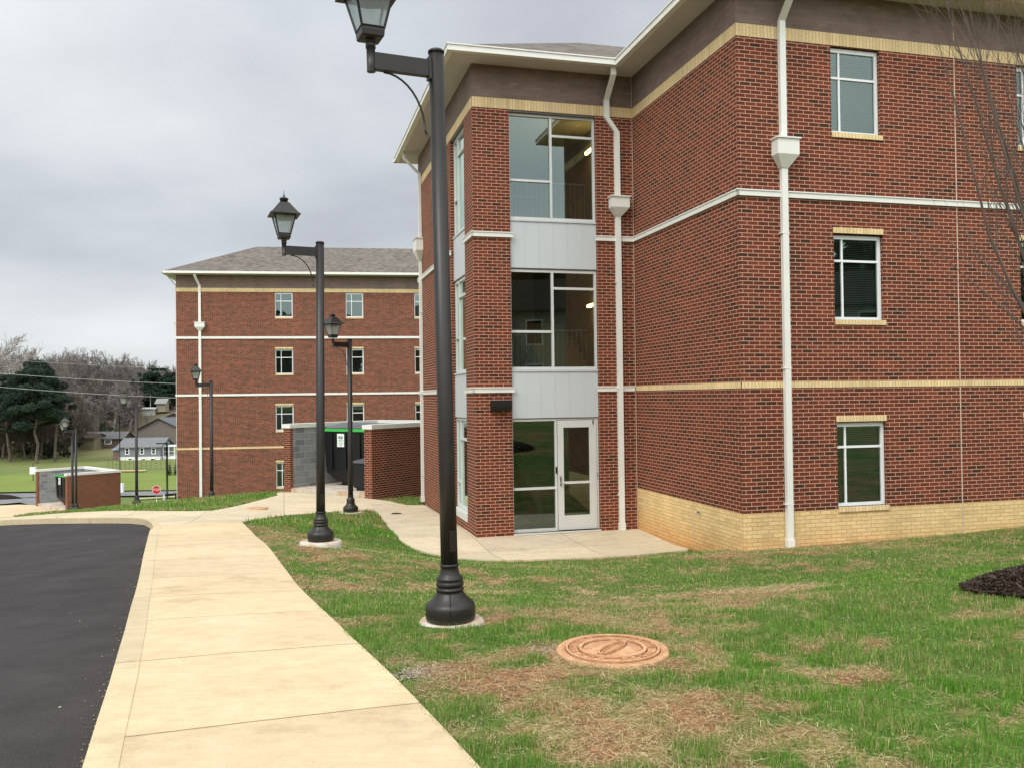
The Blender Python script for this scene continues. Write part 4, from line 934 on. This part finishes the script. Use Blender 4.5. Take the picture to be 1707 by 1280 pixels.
# ------------------------------------------------------------------ valley : field, road, houses
H12=lambda x,y:H(x,y)
paving('turf_field',[(-53,86.5),(-30,86),(-30,106),(-48,109),(-62,109.5),(-64,102)],simple('bright_turf',(114,128,64),.9,0,.1,.12,.15),.12,4,skirt=0)
paving('valley_road',[(-75,80.5),(-53,84.5),(-30,85),(-24,85),(-24,79.5),(-31,80),(-38,80.2),(-53,79.5),(-75,75)],m_asphfar,.13,3,skirt=0)
paving('parking_lot',[(-60,79.8),(-38,79.6),(-33.5,60),(-31.6,55.5),(-33.6,53.6),(-40,52),(-60,60)],m_asphfar,.10,3,skirt=0)
paving('footpath',[(-33.2,76.2),(-30.8,79),(-29,79.6),(-29,78.4),(-30.5,77.8),(-32.6,75.6)],m_curb,.15,2,skirt=0)
paving('infield_dirt',[(-51.5,112.6),(-47.5,112.4),(-47,110.6),(-50,110.8)],simple('infield_sand',(196,160,120),.9),.13,2,skirt=0)
def house(loc,rz,W,D,eave,ridge,wall,roof,label,found=0,wins=(),name='house',axis='x',ov=.35,extra=None,base=-.8,wsz=(.9,1.25)):
    e=empty(name,loc,rz,label,'house'); mw=simple(name+'_siding',wall,.8,0,.2,.06,1); mr=simple(name+'_roof',tuple(v*.86 for v in roof),1,0,.0,.08,1)
    m=M()
    if axis=='x':
        m.box(-W/2,W/2,0,D,found,eave)
        for x in (-W/2,W/2): m.face([(x,0,eave),(x,D,eave),(x,D/2,ridge)])
    else:
        m.box(-W/2,W/2,0,D,found,eave)
        for y in (0,D): m.face([(-W/2,y,eave),(W/2,y,eave),(0,y,ridge)])
    m.obj('wall',mw,e)
    if found or base: 
        m=M(); m.box(-W/2+.02,W/2-.02,.02,D-.02,base,found); m.obj('foundation',m_white if found else mw,e)
    m=M(); t=.12
    if axis=='x':
        sl=(ridge-eave)/(D/2)
        for s,y0,y1 in ((1,-ov,D/2),(-1,D+ov,D/2)):
            z0=eave-ov*sl+.05; z1=ridge+.05
            m.face([(-W/2-ov,y0,z0),(W/2+ov,y0,z0),(W/2+ov,y1,z1),(-W/2-ov,y1,z1)]); m.face([(-W/2-ov,y0,z0-t),(W/2+ov,y0,z0-t),(W/2+ov,y0,z0),(-W/2-ov,y0,z0)])
            for x in (-W/2-ov,W/2+ov): m.face([(x,y0,z0-t),(x,y0,z0),(x,y1,z1),(x,y1,z1-t)])
    else:
        sl=(ridge-eave)/(W/2)
        for s in (-1,1):
            x0=s*(W/2+ov); z0=eave-ov*sl+.05; z1=ridge+.05
            m.face([(x0,-ov,z0),(x0,D+ov,z0),(0,D+ov,z1),(0,-ov,z1)]); m.face([(x0,-ov,z0-t),(x0,-ov,z0),(0,-ov,z1),(0,-ov,z1-t)]); m.face([(x0,-ov,z0-t),(x0,D+ov,z0-t),(x0,D+ov,z0),(x0,-ov,z0)])
    m.obj('roof',mr,e)
    for (x,z,w,h) in wins:
        m=M(); m.box(x-w/2-.12,x+w/2+.12,-.06,.02,z-.12,z+h+.12); wo=m.obj('window',m_frame,e)
        g=M(); g.box(x-w/2,x+w/2,-.075,-.061,z,z+h/2-.03); g.box(x-w/2,x+w/2,-.075,-.061,z+h/2+.03,z+h); g.obj('pane',m_darkin,wo)
    return e
x,y=dirpt(232,133.5)
hz=h1(x,y)
h1_=house((x,y,hz),R(4),6.2,6.0,2.1,3.25,(124,127,132),(138,139,140),'small blue grey farmhouse with white trimmed windows in the valley',found=.5,name='farmhouse',
   wins=[(-1.85,.98,.40,.78),(.35,.98,.40,.78),(2.1,.98,.40,.78),(-1.4,-.15,.5,.35),(.6,-.2,.5,.35),(2.0,-.25,.5,.4)])
m=M(); m.box(-4.2,-3.1,.6,4.5,-.5,1.5); m.obj('side_wing',simple('wing_siding',(120,96,88)),h1_)
m=M(); m.face([(-4.4,.3,1.55),(-3.1,.3,1.55),(-3.1,3,2.4),(-4.1,3,2.4)]); m.obj('roof',simple('wing_roof',(124,138,152)),h1_)
m=M(); m.box(3.2,5.1,.8,4,-.5,.45); m.box(3.15,5.2,.6,4.2,1.95,2.07); 
for xx in (3.25,4.1,5.0): m.box(xx,xx+.1,.7,.8,.45,1.95)
m.box(3.2,5.1,.72,.76,1.15,1.2); m.obj('porch',m_frame,h1_)
x,y=dirpt(266,162); house((x,y,h1(x,y)),R(-14),9.5,9,2.9,4.9,(112,104,98),(120,122,124),'brown gabled house with grey metal roof behind the farmhouse',name='gabled_house',axis='y',ov=.5)
x,y=dirpt(289,170); house((x,y,h1(x,y)),R(20),8,10,3.2,5.2,(112,74,66),(136,140,144),'red brick house with pale roof half hidden by the far dormitory corner',name='brick_house',axis='y',ov=.5)
x,y=dirpt(172,157); house((x,y,h1(x,y)),R(3),6.8,5,1.9,2.9,(92,76,68),(116,116,116),'long low brown shed with grey roof left of the farmhouse',name='shed',wins=[(-1.6,.9,1.2,.6),(.8,.9,1.0,.6)])
x,y=dirpt(141,155); house((x,y,h1(x,y)),R(-8),3.4,4,2.2,2.9,(122,116,92),(98,88,82),'small tan shed beside the long low brown shed',name='shed')
x,y=dirpt(247,192); house((x,y,h1(x,y)),R(5),2.5,2,.75,1.0,(180,180,176),(190,190,186),'white trailer on the hilltop below the utility pole',name='trailer')
x,y=dirpt(268,193); house((x,y,h1(x,y)+.6),R(0),2.0,2,1.3,2.1,(140,130,112),(156,156,152),'small pale house on the hilltop right of the white trailer',name='cottage')
# poles
def post(name,px,d,h,r,label,cat,mat,extra=None,group=None):
    x,y=dirpt(px,d); e=empty(name,(x,y,h1(x,y)),0,label,cat,group); m=M(); m.tube([(0,0,-.3),(0,0,h)],[r,r*.8],8); m.obj('pole',mat,e)
    if extra: extra(e,h)
    return e
def ex_box(e,h): m=M(); m.box(-.32,.32,-.2,.2,-.1,1.0); m.obj('white_box',m_frame,e)
post('field_pole',199,84,7.6,.05,'thin dark field pole with a white box at its foot','pole',m_black,ex_box,'field poles')
post('field_pole',54.5,99,2.2,.05,'short field post with a white box beside the far enclosure','pole',m_black,lambda e,h:(lambda m:(m.box(-.30,.30,-.2,.2,.9,1.7),m.obj('white_box',m_frame,e)))(M()),'field poles')
def ex_arm(e,h): m=M(); m.box(-.85,0,-.05,.05,h-.12,h-.02); m.box(-.95,-.55,-.1,.1,h-.1,h-.02); m.obj('lamp_head',m_black,e)
post('parking_light',277.5,77,5.0,.10,'plain black parking lot light with a flat arm by the valley road','street lamp',m_black,ex_arm)
def ex_cross(e,h): m=M(); m.box(-.8,.8,-.06,.06,h-.5,h-.38); m.obj('crossarm',m_barkfar,e)
post('utility_pole',250.5,197,3.6,.10,'wooden utility pole standing on the distant hilltop','utility pole',m_barkpale,ex_cross)
# stop sign
x,y=dirpt(259.5,74); ss=empty('stop_sign',(x,y,h1(x,y)),R(10),'red octagonal stop sign at the valley road','sign')
m=M(); m.tube([(0,.02,-.2),(0,.02,1.3)],.03,6); m.obj('post',m_steel,ss)
def octa(r,y0,y1,mat,nm,par):
    m=M(); q=[(r*math.cos(PI/8+i*PI/4),r*math.sin(PI/8+i*PI/4)+.98) for i in range(8)]
    m.face([(a,y0,b) for a,b in q]); m.face([(a,y1,b) for a,b in q][::-1])
    for i in range(8): a,b=q[i],q[(i+1)%8]; m.face([(a[0],y0,a[1]),(a[0],y1,a[1]),(b[0],y1,b[1]),(b[0],y0,b[1])])
    return m.obj(nm,mat,par)
octa(.385,-.012,.004,m_frame,'border',ss); pl=octa(.355,-.018,-.0125,simple('stop_red',(196,36,40),.5,0,.4,.03),'plate',ss)
tc=bpy.data.curves.new('lettering','FONT'); tc.body='STOP'; tc.size=.27; tc.align_x='CENTER'; tc.align_y='CENTER'; tc.extrude=.002
to=bpy.data.objects.new('lettering_curve',tc); COL.objects.link(to); bpy.context.view_layer.update()
me=bpy.data.meshes.new_from_object(to.evaluated_get(bpy.context.evaluated_depsgraph_get())); bpy.data.objects.remove(to)
me.materials.clear(); me.materials.append(m_frame); lo=bpy.data.objects.new('lettering',me); COL.objects.link(lo); lo.parent=ss; lo.location=(0,-.022,.98); lo.rotation_euler=(PI/2,0,0)
# guard rail
x,y=dirpt(271,76); x2,y2=dirpt(312,77.5); e=empty('guard_rail',(x,y,h1(x,y)),math.atan2(y2-y,x2-x),'low dark rail beside the parking lot light at the valley road','guard rail')
m=M(); L_=math.hypot(x2-x,y2-y); m.box(0,L_,-.04,.04,.35,.5); m.obj('rail',m_black,e)
for i in range(3):
    m=M(); m.box(i*.48*L_,i*.48*L_+.1,-.05,.05,-.4,.5); m.obj('post',m_frame if i==0 else m_black,e)
# fence behind field
fp=[dirpt(180,113),dirpt(235,116),dirpt(300,113)]
e=empty('chain_link_fence',(0,0,0),0,'thin dark wire fence along the far edge of the turf field','fence'); m=M(); pts=[]
for a,b in zip(fp[:-1],fp[1:]):
    for t in np.linspace(0,1,9)[:-1]: pts.append((a[0]+(b[0]-a[0])*t,a[1]+(b[1]-a[1])*t))
for px_,py_ in pts:
    g=h1(px_,py_); m=M(); m.tube([(px_,py_,g-.2),(px_,py_,g+1.5)],.016,5); m.obj('post',m_dark,e)
m=M()
for z in (1.5,.8,.1): m.tube([(a,b,h1(a,b)+z) for a,b in pts],.006,4)
m.obj('wires',m_dark,e)
# overhead wires
m_wire=simple('aluminium_cable',(176,176,172),.6,.2)
for i,((x0,y0),(x1,y1),lab) in enumerate([((-30,596),(330,615),'topmost pale overhead wire crossing before the woods'),((-30,619.5),(330,640.5),'middle pale overhead wire crossing before the woods'),((-30,642),(330,664.5),'lowest pale overhead wire crossing before the woods')]):
    d=112; A=P(dirpt(x0,d)); B=P(dirpt(x1,d)); za=2.9+(671.4-y0)/1444*d; zb=2.9+(667.4-y1)/1444*d
    m=M(); n=24; m.tube([(A[0]+(B[0]-A[0])*t,A[1]+(B[1]-A[1])*t,za+(zb-za)*t-.18*4*t*(1-t)) for t in np.linspace(-.3,1.3,n)],.024 if i else .013,5)
    o=m.obj('overhead_wire',m_wire); tag(o,lab,'wire','overhead wires')
# ------------------------------------------------------------------ across the street, behind the viewer (seen only as reflections; second house, woods added)
x,y=24,-17; hb=house((x,y,h1(x,y)),R(36+180),15,9,6.6,9.2,(150,150,146),(72,72,70),'white two storey house across the street, mirrored in the dormitory windows',name='street_house',
   wins=[(-5.5,1.0,1,1.6),(-1.8,1.0,1,1.6),(1.8,1.0,1,1.6),(5.5,1.0,1,1.6),(-5.5,4.1,1,1.6),(-1.8,4.1,1,1.6),(1.8,4.1,1,1.6),(5.5,4.1,1,1.6)])
house((40,-9,h1(40,-9)),R(50+180),13,8,6.2,8.6,(168,170,168),(80,80,78),'added pale grey house out of view, lightening the reflections in the right wing windows',name='street_house',  # added so the middle windows mirror something lighter
   wins=[(-4.6,1.0,1,1.6),(-1.5,1.0,1,1.6),(1.5,1.0,1,1.6),(4.6,1.0,1,1.6),(-4.6,3.9,1,1.6),(-1.5,3.9,1,1.6),(1.5,3.9,1,1.6),(4.6,3.9,1,1.6)])
B=[];rng=np.random.default_rng(31)
for i in range(70):
    a=R(rng.uniform(-175,5)); d=rng.uniform(46,64); B.append((d*math.cos(a),d*math.sin(a)))
cl=[]
for (bx,by) in B:
    g=h1(bx,by)
    for j in range(12): cl.append((bx+rng.normal()*1.6,by+rng.normal()*1.6,g+rng.uniform(.8,12),rng.uniform(1.4,2.4)))
o=foliage('added_woods',cl,22,.8,(36,48,36),(66,80,60),None,12,1.0); tag(o,'added dark evergreen belt out of view, darkening the reflections in the lower windows','woods',kind='stuff')  # belt added and made tall enough to keep the mirrored view dark

# ------------------------------------------------------------------ lawn sheet (one sheet to the horizon)
def axis(fine0,fine1,st,far,gr=1.16):
    a=[fine0];s=st
    while a[-1]>-far: s*=gr; a.append(a[-1]-s)
    b=list(np.arange(fine0,fine1,st)); c=[b[-1]+st]; s=st
    while c[-1]<far: s*=gr; c.append(c[-1]+s)
    return np.array(a[1:][::-1]+b+c)
GX=axis(-13.5,10,.08,1300,1.14); GY=axis(2.6,25,.08,1500,1.12)
def patch(x,y):
    """0 green turf .. 1 straw / bare soil"""
    x=np.asarray(x);y=np.asarray(y)
    v=fbm(x,y*1.15,.6,2,4)*.36+fbm(x,y,2.6,6,4)*.36+fbm(x,y,7.0,16,3)*.28
    g=(v-.508)*7.5
    for (cx,cy,rx,ry,w) in PATCH:
        q=((x-cx)/rx)**2+((y-cy)/ry)**2; g=g+w*.72*np.exp(-q*1.2)
    return np.clip(g+.25,0,1)
PATCH=[(2.1,9.3,.9,.55,.9),(3.0,9.5,.7,.4,.7),(2.4,7.95,.8,.35,.65),(.9,4.3,.5,.35,.6),(2.15,5.35,.5,.3,.75),(.35,4.15,.35,.3,.6),(-.5,4.9,.25,.4,.8),(-.62,5.35,.3,.22,1.0),(3.3,12.3,1.8,.55,.75),(1.0,11.4,1.4,.55,.55),(7.2,14.8,1.3,.35,.6),(1.6,3.75,.6,.25,.55),(2.6,4.2,.6,.35,.55),(-1.6,9.6,.8,.6,.45),(-2.6,12.0,.7,.6,.4),(5.0,7.0,1.0,.4,.6),(3.9,5.8,.6,.4,.6),(0.65,5.85,.52,.5,.8),(-.5,6.95,.42,.4,.5),(-3.6,15.5,.6,.9,.45),(.1,6.6,.7,.3,-.6),(1.9,4.75,.5,.28,-.9),(3.3,5.4,.9,.35,-.9),(1.35,5.2,.35,.3,-.8),(.55,5.15,.4,.2,-.9),(0,10,2,.5,-.2),(1.9,6.4,.9,.5,-.45),(-.1,4.5,.28,.45,-.6),(0.2,3.9,.3,.25,-.5),(3.6,7.2,1.4,.5,-.6),(4.6,10.3,2.5,.9,-.25),(3.7,6.1,.7,.3,-.4)]
X,Y=np.meshgrid(GX,GY); xx,yy=X.ravel(),Y.ravel(); Z=H(xx,yy)
r_=np.hypot(xx,yy); Z=np.where(r_>420,Z*np.clip(1-(r_-420)/900,0,1)+8*np.clip((r_-420)/900,0,1),Z)
near_=(xx>-10)&(xx<12)&(yy>2)&(yy<20)
Z=Z-.030+np.where(near_,.022*(fbm(xx,yy,2.2,11,3)-.5),0)
road_poly=ROAD; inr=inpoly(xx,yy,road_poly)
dc=dpoly(xx,yy,CURB_O,False); walk_=inpoly(xx,yy,WALK)|inpoly(xx,yy,SW_L+SW_R[::-1])|inpoly(xx,yy,CURB_O+curb_in[::-1])
Z=np.where(walk_,Z-.03,Z); Z=np.where(inr|(walk_&(dc<.95)),Z-.34,Z)
for pol in (DRIVE,): Z=np.where(inpoly(xx,yy,pol),Z-.05,Z)
Z=np.where((xx-.655)**2+(yy-5.86)**2<.40**2,1.185,Z)
pt=patch(xx,yy)
soil=P(s2l((120,80,58))); soil2=P(s2l((158,114,86))); straw=P(s2l((138,122,82))); green=P(s2l((82,104,50)))
sN=fbm(xx,yy,1.7,21,3)[:,None]; st_=np.clip((fbm(xx,yy,4.5,31,4)-.47)*6,0,1)[:,None]
bare=(soil*(1-sN)+soil2*sN)*(1-st_)+straw*st_
g_=green*(.8+.4*fbm(xx,yy,.9,41,3)[:,None])
near_c=g_*(1-pt[:,None])+bare*pt[:,None]
ti=fbm(xx,yy,.035,51,4)[:,None]; far_c=P(s2l((92,116,62)))*(1-ti)+P(s2l((128,128,84)))*ti
hill=P(s2l((112,104,80)))*(.8+.4*ti)
w=np.clip((r_-22)/14,0,1)[:,None]; colr=near_c*(1-w)+far_c*w
w=np.clip((yy-134-8*(ti[:,0]-.5))/30,0,1)[:,None]; colr=colr*(1-w)+hill*w
nx,ny=len(GX),len(GY); I=np.arange(nx*ny).reshape(ny,nx)
F=np.stack([I[:-1,:-1],I[:-1,1:],I[1:,1:],I[1:,:-1]],-1).reshape(-1,4)
g=npmesh('lawn_ground',np.stack([xx,yy,Z],1),F,m_ground,col=colr,smooth=True); g['kind']='structure'
print('ground verts',nx*ny)

# ------------------------------------------------------------------ grass blades
def lawn_ok(x,y):
    ok=np.ones(len(x),bool)
    for pol in (SW_L+[(q[0]-.022,q[1]) for q in SW_R[::-1]],WALK,DRIVE): ok&=~inpoly(x,y,pol)
    ok&=~inpoly(x,y,ROAD); ok&=~inpoly(x,y,CURB_O+curb_in[::-1])
    ok&=((x-.655)**2+(y-5.86)**2>.365**2)
    for (loc,az,ti_,pad,lab) in LAMPS[:4]: ok&=((x-loc[0])**2+(y-loc[1])**2>(pad[0]-.01)**2)
    ok&=((x-5.5)/1.25)**2+((y-8.15)/1.10)**2>1
    c,s=math.cos(TH),math.sin(TH); u=(x+.772)*c+(y-18.009)*s; v=-(x+.772)*s+(y-18.009)*c
    ok&=~((u>-.0)&(v>-.0)); ok&=~((u>3.603)&(v>-4.5))
    for e,W,L in ((e1,3.75,4.4),(e2,5.2,3.1)):
        a=e.rotation_euler.z; c,s=math.cos(a),math.sin(a); u=(x-e.location.x)*c+(y-e.location.y)*s; v=-(x-e.location.x)*s+(y-e.location.y)*c
        ok&=~((u>0)&(u<W)&(v>0)&(v<L))
    u=(x+18.96)*math.cos(R(8.57))+(y-48.95)*math.sin(R(8.57)); v=-(x+18.96)*math.sin(R(8.57))+(y-48.95)*math.cos(R(8.57))
    ok&=~((u>0)&(v>0)&(v<8)); return ok
def blades(n,dmin,dmax,hmin,hmax,wd,seed,name,xlim=(-.66,.66),straw_only=False,power=1.0,extra=None):
    rg=np.random.default_rng(seed)
    d=(dmin**(2-power)+(dmax**(2-power)-dmin**(2-power))*rg.random(n))**(1/(2-power)) if power<2 else dmin*(dmax/dmin)**rg.random(n)
    x=d*rg.uniform(xlim[0],xlim[1],n); y=d
    ok=lawn_ok(x,y); x,y=x[ok],y[ok]; n=len(x)
    p=patch(x,y); clump=fbm(x,y,6.5,61,3)
    keep=rg.random(n)<np.clip((1.04-p)*1.1,.30,1)*(.36+1.05*np.clip((clump-.34)*3,0,1)) if not straw_only else rg.random(n)<np.clip(.10+p*.95,0,1)*.9
    x,y,p,clump=x[keep],y[keep],p[keep],clump[keep]; n=len(x); z=H(x,y)-.035
    a=rg.random(n)*2*PI
    if straw_only:
        l=hmin+(hmax-hmin)*rg.random(n)**2; tl=rg.normal(0,.10,n); z=z+.012+.018*rg.random(n)
        dv=np.stack([np.cos(a)*np.cos(tl),np.sin(a)*np.cos(tl),np.sin(tl)],1)*l[:,None]*.5; sv=np.stack([-np.sin(a),np.cos(a),np.zeros(n)],1)*(wd*(.5+rg.random(n)))[:,None]
        c=np.stack([x,y,z],1); V=np.stack([c-dv-sv,c+dv-sv,c+dv+sv,c-dv+sv],1); t=rg.random(n)[:,None]
        col=P(s2l((132,104,66)))*(1-t)+P(s2l((232,216,168)))*t; col=np.repeat(col,4,0)
        return npmesh(name,V.reshape(-1,3),np.arange(4*n).reshape(-1,4),m_blade,col=col)
    hgt=(hmin+(hmax-hmin)*rg.random(n))*(.55+.75*np.clip((clump-.3)*2.4,0,1))*(1-.45*p)
    lean=np.abs(rg.normal(0,.45,n)); base=np.stack([x,y,z],1)
    dirh=np.stack([np.cos(a),np.sin(a),np.zeros(n)],1); perp=np.stack([-np.sin(a+rg.normal(0,.6,n)),np.cos(a),np.zeros(n)],1)
    w=wd*(.6+.8*rg.random(n)); w=w*np.clip(y/6,.8,3.2)
    mid=base+dirh*(hgt*np.sin(lean)*.35)[:,None]+P([0,0,1.])*(hgt*.58*np.cos(lean*.5))[:,None]
    tip=base+dirh*(hgt*np.sin(lean)*1.0)[:,None]+P([0,0,1.])*(hgt*np.cos(lean))[:,None]
    V=np.stack([base-perp*w[:,None],base+perp*w[:,None],mid+perp*w[:,None]*.75,mid-perp*w[:,None]*.75,tip],1)
    I=np.arange(n)[:,None]*5; F=np.concatenate([I+P([[0,1,2]]),I+P([[0,2,3]]),I+P([[3,2,4]])])
    t=rg.random(n)[:,None]; big=np.clip((fbm(x,y,.7,71,3)-.3)*2.2,0,1)[:,None]
    c1=P(s2l((62,118,26)))*(1-t)+P(s2l((120,172,56)))*t; c2=P(s2l((76,116,42)))*(1-t)+P(s2l((138,164,80)))*t
    col=c1*big+c2*(1-big); dry=(rg.random(n)<.09+.16*np.clip((fbm(x,y,1.1,81,3)-.42)*4,0,1)+.40*p)[:,None]; col=np.where(dry,P(s2l((196,178,128)))*(.6+.6*t),col)
    col=col*np.clip(1.0+rg.normal(0,.12,(n,1)),.6,1.4); col=np.repeat(col,5,0)
    return npmesh(name,V.reshape(-1,3),F,m_blade,col=col)
def stuff(o,lab): tag(o,lab,'grass',kind='stuff')
stuff(blades(400000,3.45,8.2,.014,.068,.0016,1,'grass_blades',power=1.55),'green grass blades of the nearest part of the lawn')
stuff(blades(300000,8.0,17.5,.016,.055,.0018,2,'grass_blades',power=1.5),'green grass blades further down the lawn slope')
stuff(blades(150000,17.5,34,.03,.11,.0022,3,'grass_blades',xlim=(-.66,.02),power=1.3),'grass blades on the berm below the far dormitory')
stuff(blades(150000,3.45,9,.015,.085,.0010,4,'straw_litter',straw_only=True,power=1.6),'dry straw lying on bare patches of the near lawn')
stuff(blades(110000,9,17,.03,.11,.0022,5,'straw_litter',straw_only=True,power=1.5),'dry straw scattered on the middle of the lawn')
# gravel spot and pebbles
def pebbles(n,fn,s0,s1,c0,c1,seed,name,label,hfn=lambda x,y:H(x,y)-.022):
    rg=np.random.default_rng(seed); x,y=fn(rg,n); z=hfn(x,y); n=len(x); s=s0+(s1-s0)*rg.random(n)**2
    oc=P([[1,0,0],[-1,0,0],[0,1,0],[0,-1,0],[0,0,1],[0,0,-1]],); fc=P([[0,2,4],[2,1,4],[1,3,4],[3,0,4],[2,0,5],[1,2,5],[3,1,5],[0,3,5]])
    V=oc[None]*s[:,None,None]*(.6+.6*rg.random((n,6,1)))*P([1,1,.6]); a=rg.random(n)*6.28; c,sn=np.cos(a),np.sin(a)
    Vx=V[...,0]*c[:,None]-V[...,1]*sn[:,None]; Vy=V[...,0]*sn[:,None]+V[...,1]*c[:,None]; V=np.stack([Vx+x[:,None],Vy+y[:,None],V[...,2]+(z+s*.3)[:,None]],-1)
    F=(np.arange(n)[:,None,None]*6+fc[None]).reshape(-1,3); t=rg.random(n)[:,None]; col=P(s2l(c0))*(1-t)+P(s2l(c1))*t
    o=npmesh(name,V.reshape(-1,3),F,m_blade,col=np.repeat(col,6,0)); tag(o,label,'gravel',kind='stuff'); return o
def spot(cx,cy,rx,ry):
    def f(rg,n): t=rg.random(n)*6.28; r=np.abs(rg.normal(0,.5,n)); return cx+r*np.cos(t)*rx,cy+r*np.sin(t)*ry
    return f
pebbles(600,spot(-.62,5.32,.26,.26),.004,.012,(120,96,80),(206,194,184),3,'gravel','brown and pale gravel spilled in the grass at the sidewalk edge')
pebbles(420,spot(.2,5.95,.18,.32),.004,.011,(116,92,72),(190,172,150),4,'gravel','small gravel along the left rim of the manhole')
def verge(rg,n):
    t=rg.random(n); i=t*(len(SW_R)-2)+1; k=i.astype(int); f=i-k; A=P(SW_R); q=A[k]*(1-f[:,None])+A[np.minimum(k+1,len(A)-1)]*f[:,None]; o=np.abs(rg.normal(0,.16,n))-.03; return q[:,0]+o*.93+.0,q[:,1]+o*.36
pebbles(2200,verge,.003,.011,(128,96,74),(200,176,150),5,'soil_crumbs','soil crumbs and pebbles along the right edge of the sidewalk')
def kerbside(rg,n):
    yv=3.7+14*rg.random(n)**1.6; o=np.abs(rg.normal(0,.05,n))+.01; cx=np.interp(yv,[q[1] for q in CURB_O[:10]],[q[0] for q in CURB_O[:10]]); return cx-o,yv
pebbles(500,kerbside,.003,.009,(120,100,78),(205,190,160),6,'road_grit','pale grit lying on the asphalt along the curb',lambda x,y:H(x,y)-.13)
def roadspr(rg,n): yv=3.7+13*rg.random(n)**1.5; cx=np.interp(yv,[q[1] for q in CURB_O[:10]],[q[0] for q in CURB_O[:10]]); return cx-.2-3*rg.random(n)**1.5,yv
pebbles(26,roadspr,.004,.012,(170,160,140),(215,205,185),7,'road_grit','few pale chips scattered on the asphalt',lambda x,y:H(x,y)-.13)

# ------------------------------------------------------------------ sky
SUN_EL,SUN_AZ=R(52),R(215)   # azimuth measured clockwise from +Y
w=bpy.data.worlds.new('World'); scn.world=w; w.use_nodes=True; t=w.node_tree; t.nodes.clear()
class WN(N):
    def __init__(s,t): s.t=t
k=WN(t); out=k.n('ShaderNodeOutputWorld'); bg=k.n('ShaderNodeBackground'); k.lk(bg.outputs[0],out.inputs[0])
sky=k.n('ShaderNodeTexSky',sky_type='NISHITA'); sky.sun_disc=False; sky.sun_elevation=SUN_EL; sky.sun_rotation=SUN_AZ
bg.inputs[1].default_value=.12
gen=k.n('ShaderNodeTexCoord').outputs['Generated']; sp=k.n('ShaderNodeSeparateXYZ'); k.lk(gen,sp.inputs[0])
# project direction on a cloud layer
zz=k.math('ADD',k.math('MAXIMUM',sp.outputs[2],0.0),.22)
cx=k.math('DIVIDE',sp.outputs[0],zz); cy=k.math('DIVIDE',sp.outputs[1],zz); cb=k.n('ShaderNodeCombineXYZ'); k.lk(cx,cb.inputs[0]); k.lk(cy,cb.inputs[1]); cb.inputs[2].default_value=4.1
n1=k.noise(cb.outputs[0],.95,7,.50); cb2=k.n('ShaderNodeVectorMath',operation='ADD'); k.lk(cb.outputs[0],cb2.inputs[0]); cb2.inputs[1].default_value=(3.7,1.9,2.2); n2=k.noise(cb2.outputs[0],.38,4,.5)
nn=k.math('ADD',k.math('MULTIPLY',n1,.55),k.math('MULTIPLY',n2,.45))
cl=k.ramp(nn,[(.36,(*s2l((186,190,198)),1)),(.45,(*s2l((207,212,218)),1)),(.52,(*s2l((224,228,232)),1)),(.60,(*s2l((243,245,248)),1))])
lowc=k.mix(k.map(sp.outputs[2],0.0,.14,.75,0),cl,rgba((222,228,228)))
bright=k.math('MULTIPLY',k.map(sp.outputs[2],.34,.9,1.0,1.9),k.map(sp.outputs[1],.15,-.75,1.0,2.5))
sc=k.n('ShaderNodeVectorMath',operation='SCALE'); k.lk(lowc,sc.inputs[0]); k.lk(k.math('MULTIPLY',bright,1/.12),sc.inputs[3])
k.lk(k.mix(.94,sky.outputs[0],sc.outputs[0]),bg.inputs[0])
sl=bpy.data.lights.new('overcast_sun','SUN'); sl.energy=1.5; sl.angle=R(22); sl.color=(1,.96,.88)
so=bpy.data.objects.new('overcast_sun',sl); COL.objects.link(so)
dv=Vector((math.sin(SUN_AZ)*math.cos(SUN_EL),math.cos(SUN_AZ)*math.cos(SUN_EL),math.sin(SUN_EL))); so.rotation_euler=dv.to_track_quat('Z','Y').to_euler(); so.location=(0,0,30)
# ------------------------------------------------------------------ camera
cam=bpy.data.cameras.new('camera'); co=bpy.data.objects.new('camera',cam); COL.objects.link(co)
cam.sensor_fit='HORIZONTAL'; cam.sensor_width=36; cam.lens=1444.01/1707*36; cam.clip_start=.05; cam.clip_end=5000
pi_,ro_=R(.83232),R(-.70346)
fw=Vector((0,math.cos(pi_),math.sin(pi_))); rt=Vector((1,0,0)); up=Vector((0,-math.sin(pi_),math.cos(pi_)))
r2=rt*math.cos(ro_)+up*math.sin(ro_); u2=-rt*math.sin(ro_)+up*math.cos(ro_)
Mx=Matrix((( r2.x,u2.x,-fw.x,0),(r2.y,u2.y,-fw.y,0),(r2.z,u2.z,-fw.z,2.9076),(0,0,0,1))); co.matrix_world=Mx
scn.camera=co
scn.view_settings.view_transform='Standard'; scn.view_settings.look='None'; scn.view_settings.exposure=0.05; scn.view_settings.gamma=1
scn.cycles.max_bounces=7; scn.cycles.diffuse_bounces=3; scn.cycles.glossy_bounces=3; scn.cycles.transparent_max_bounces=10
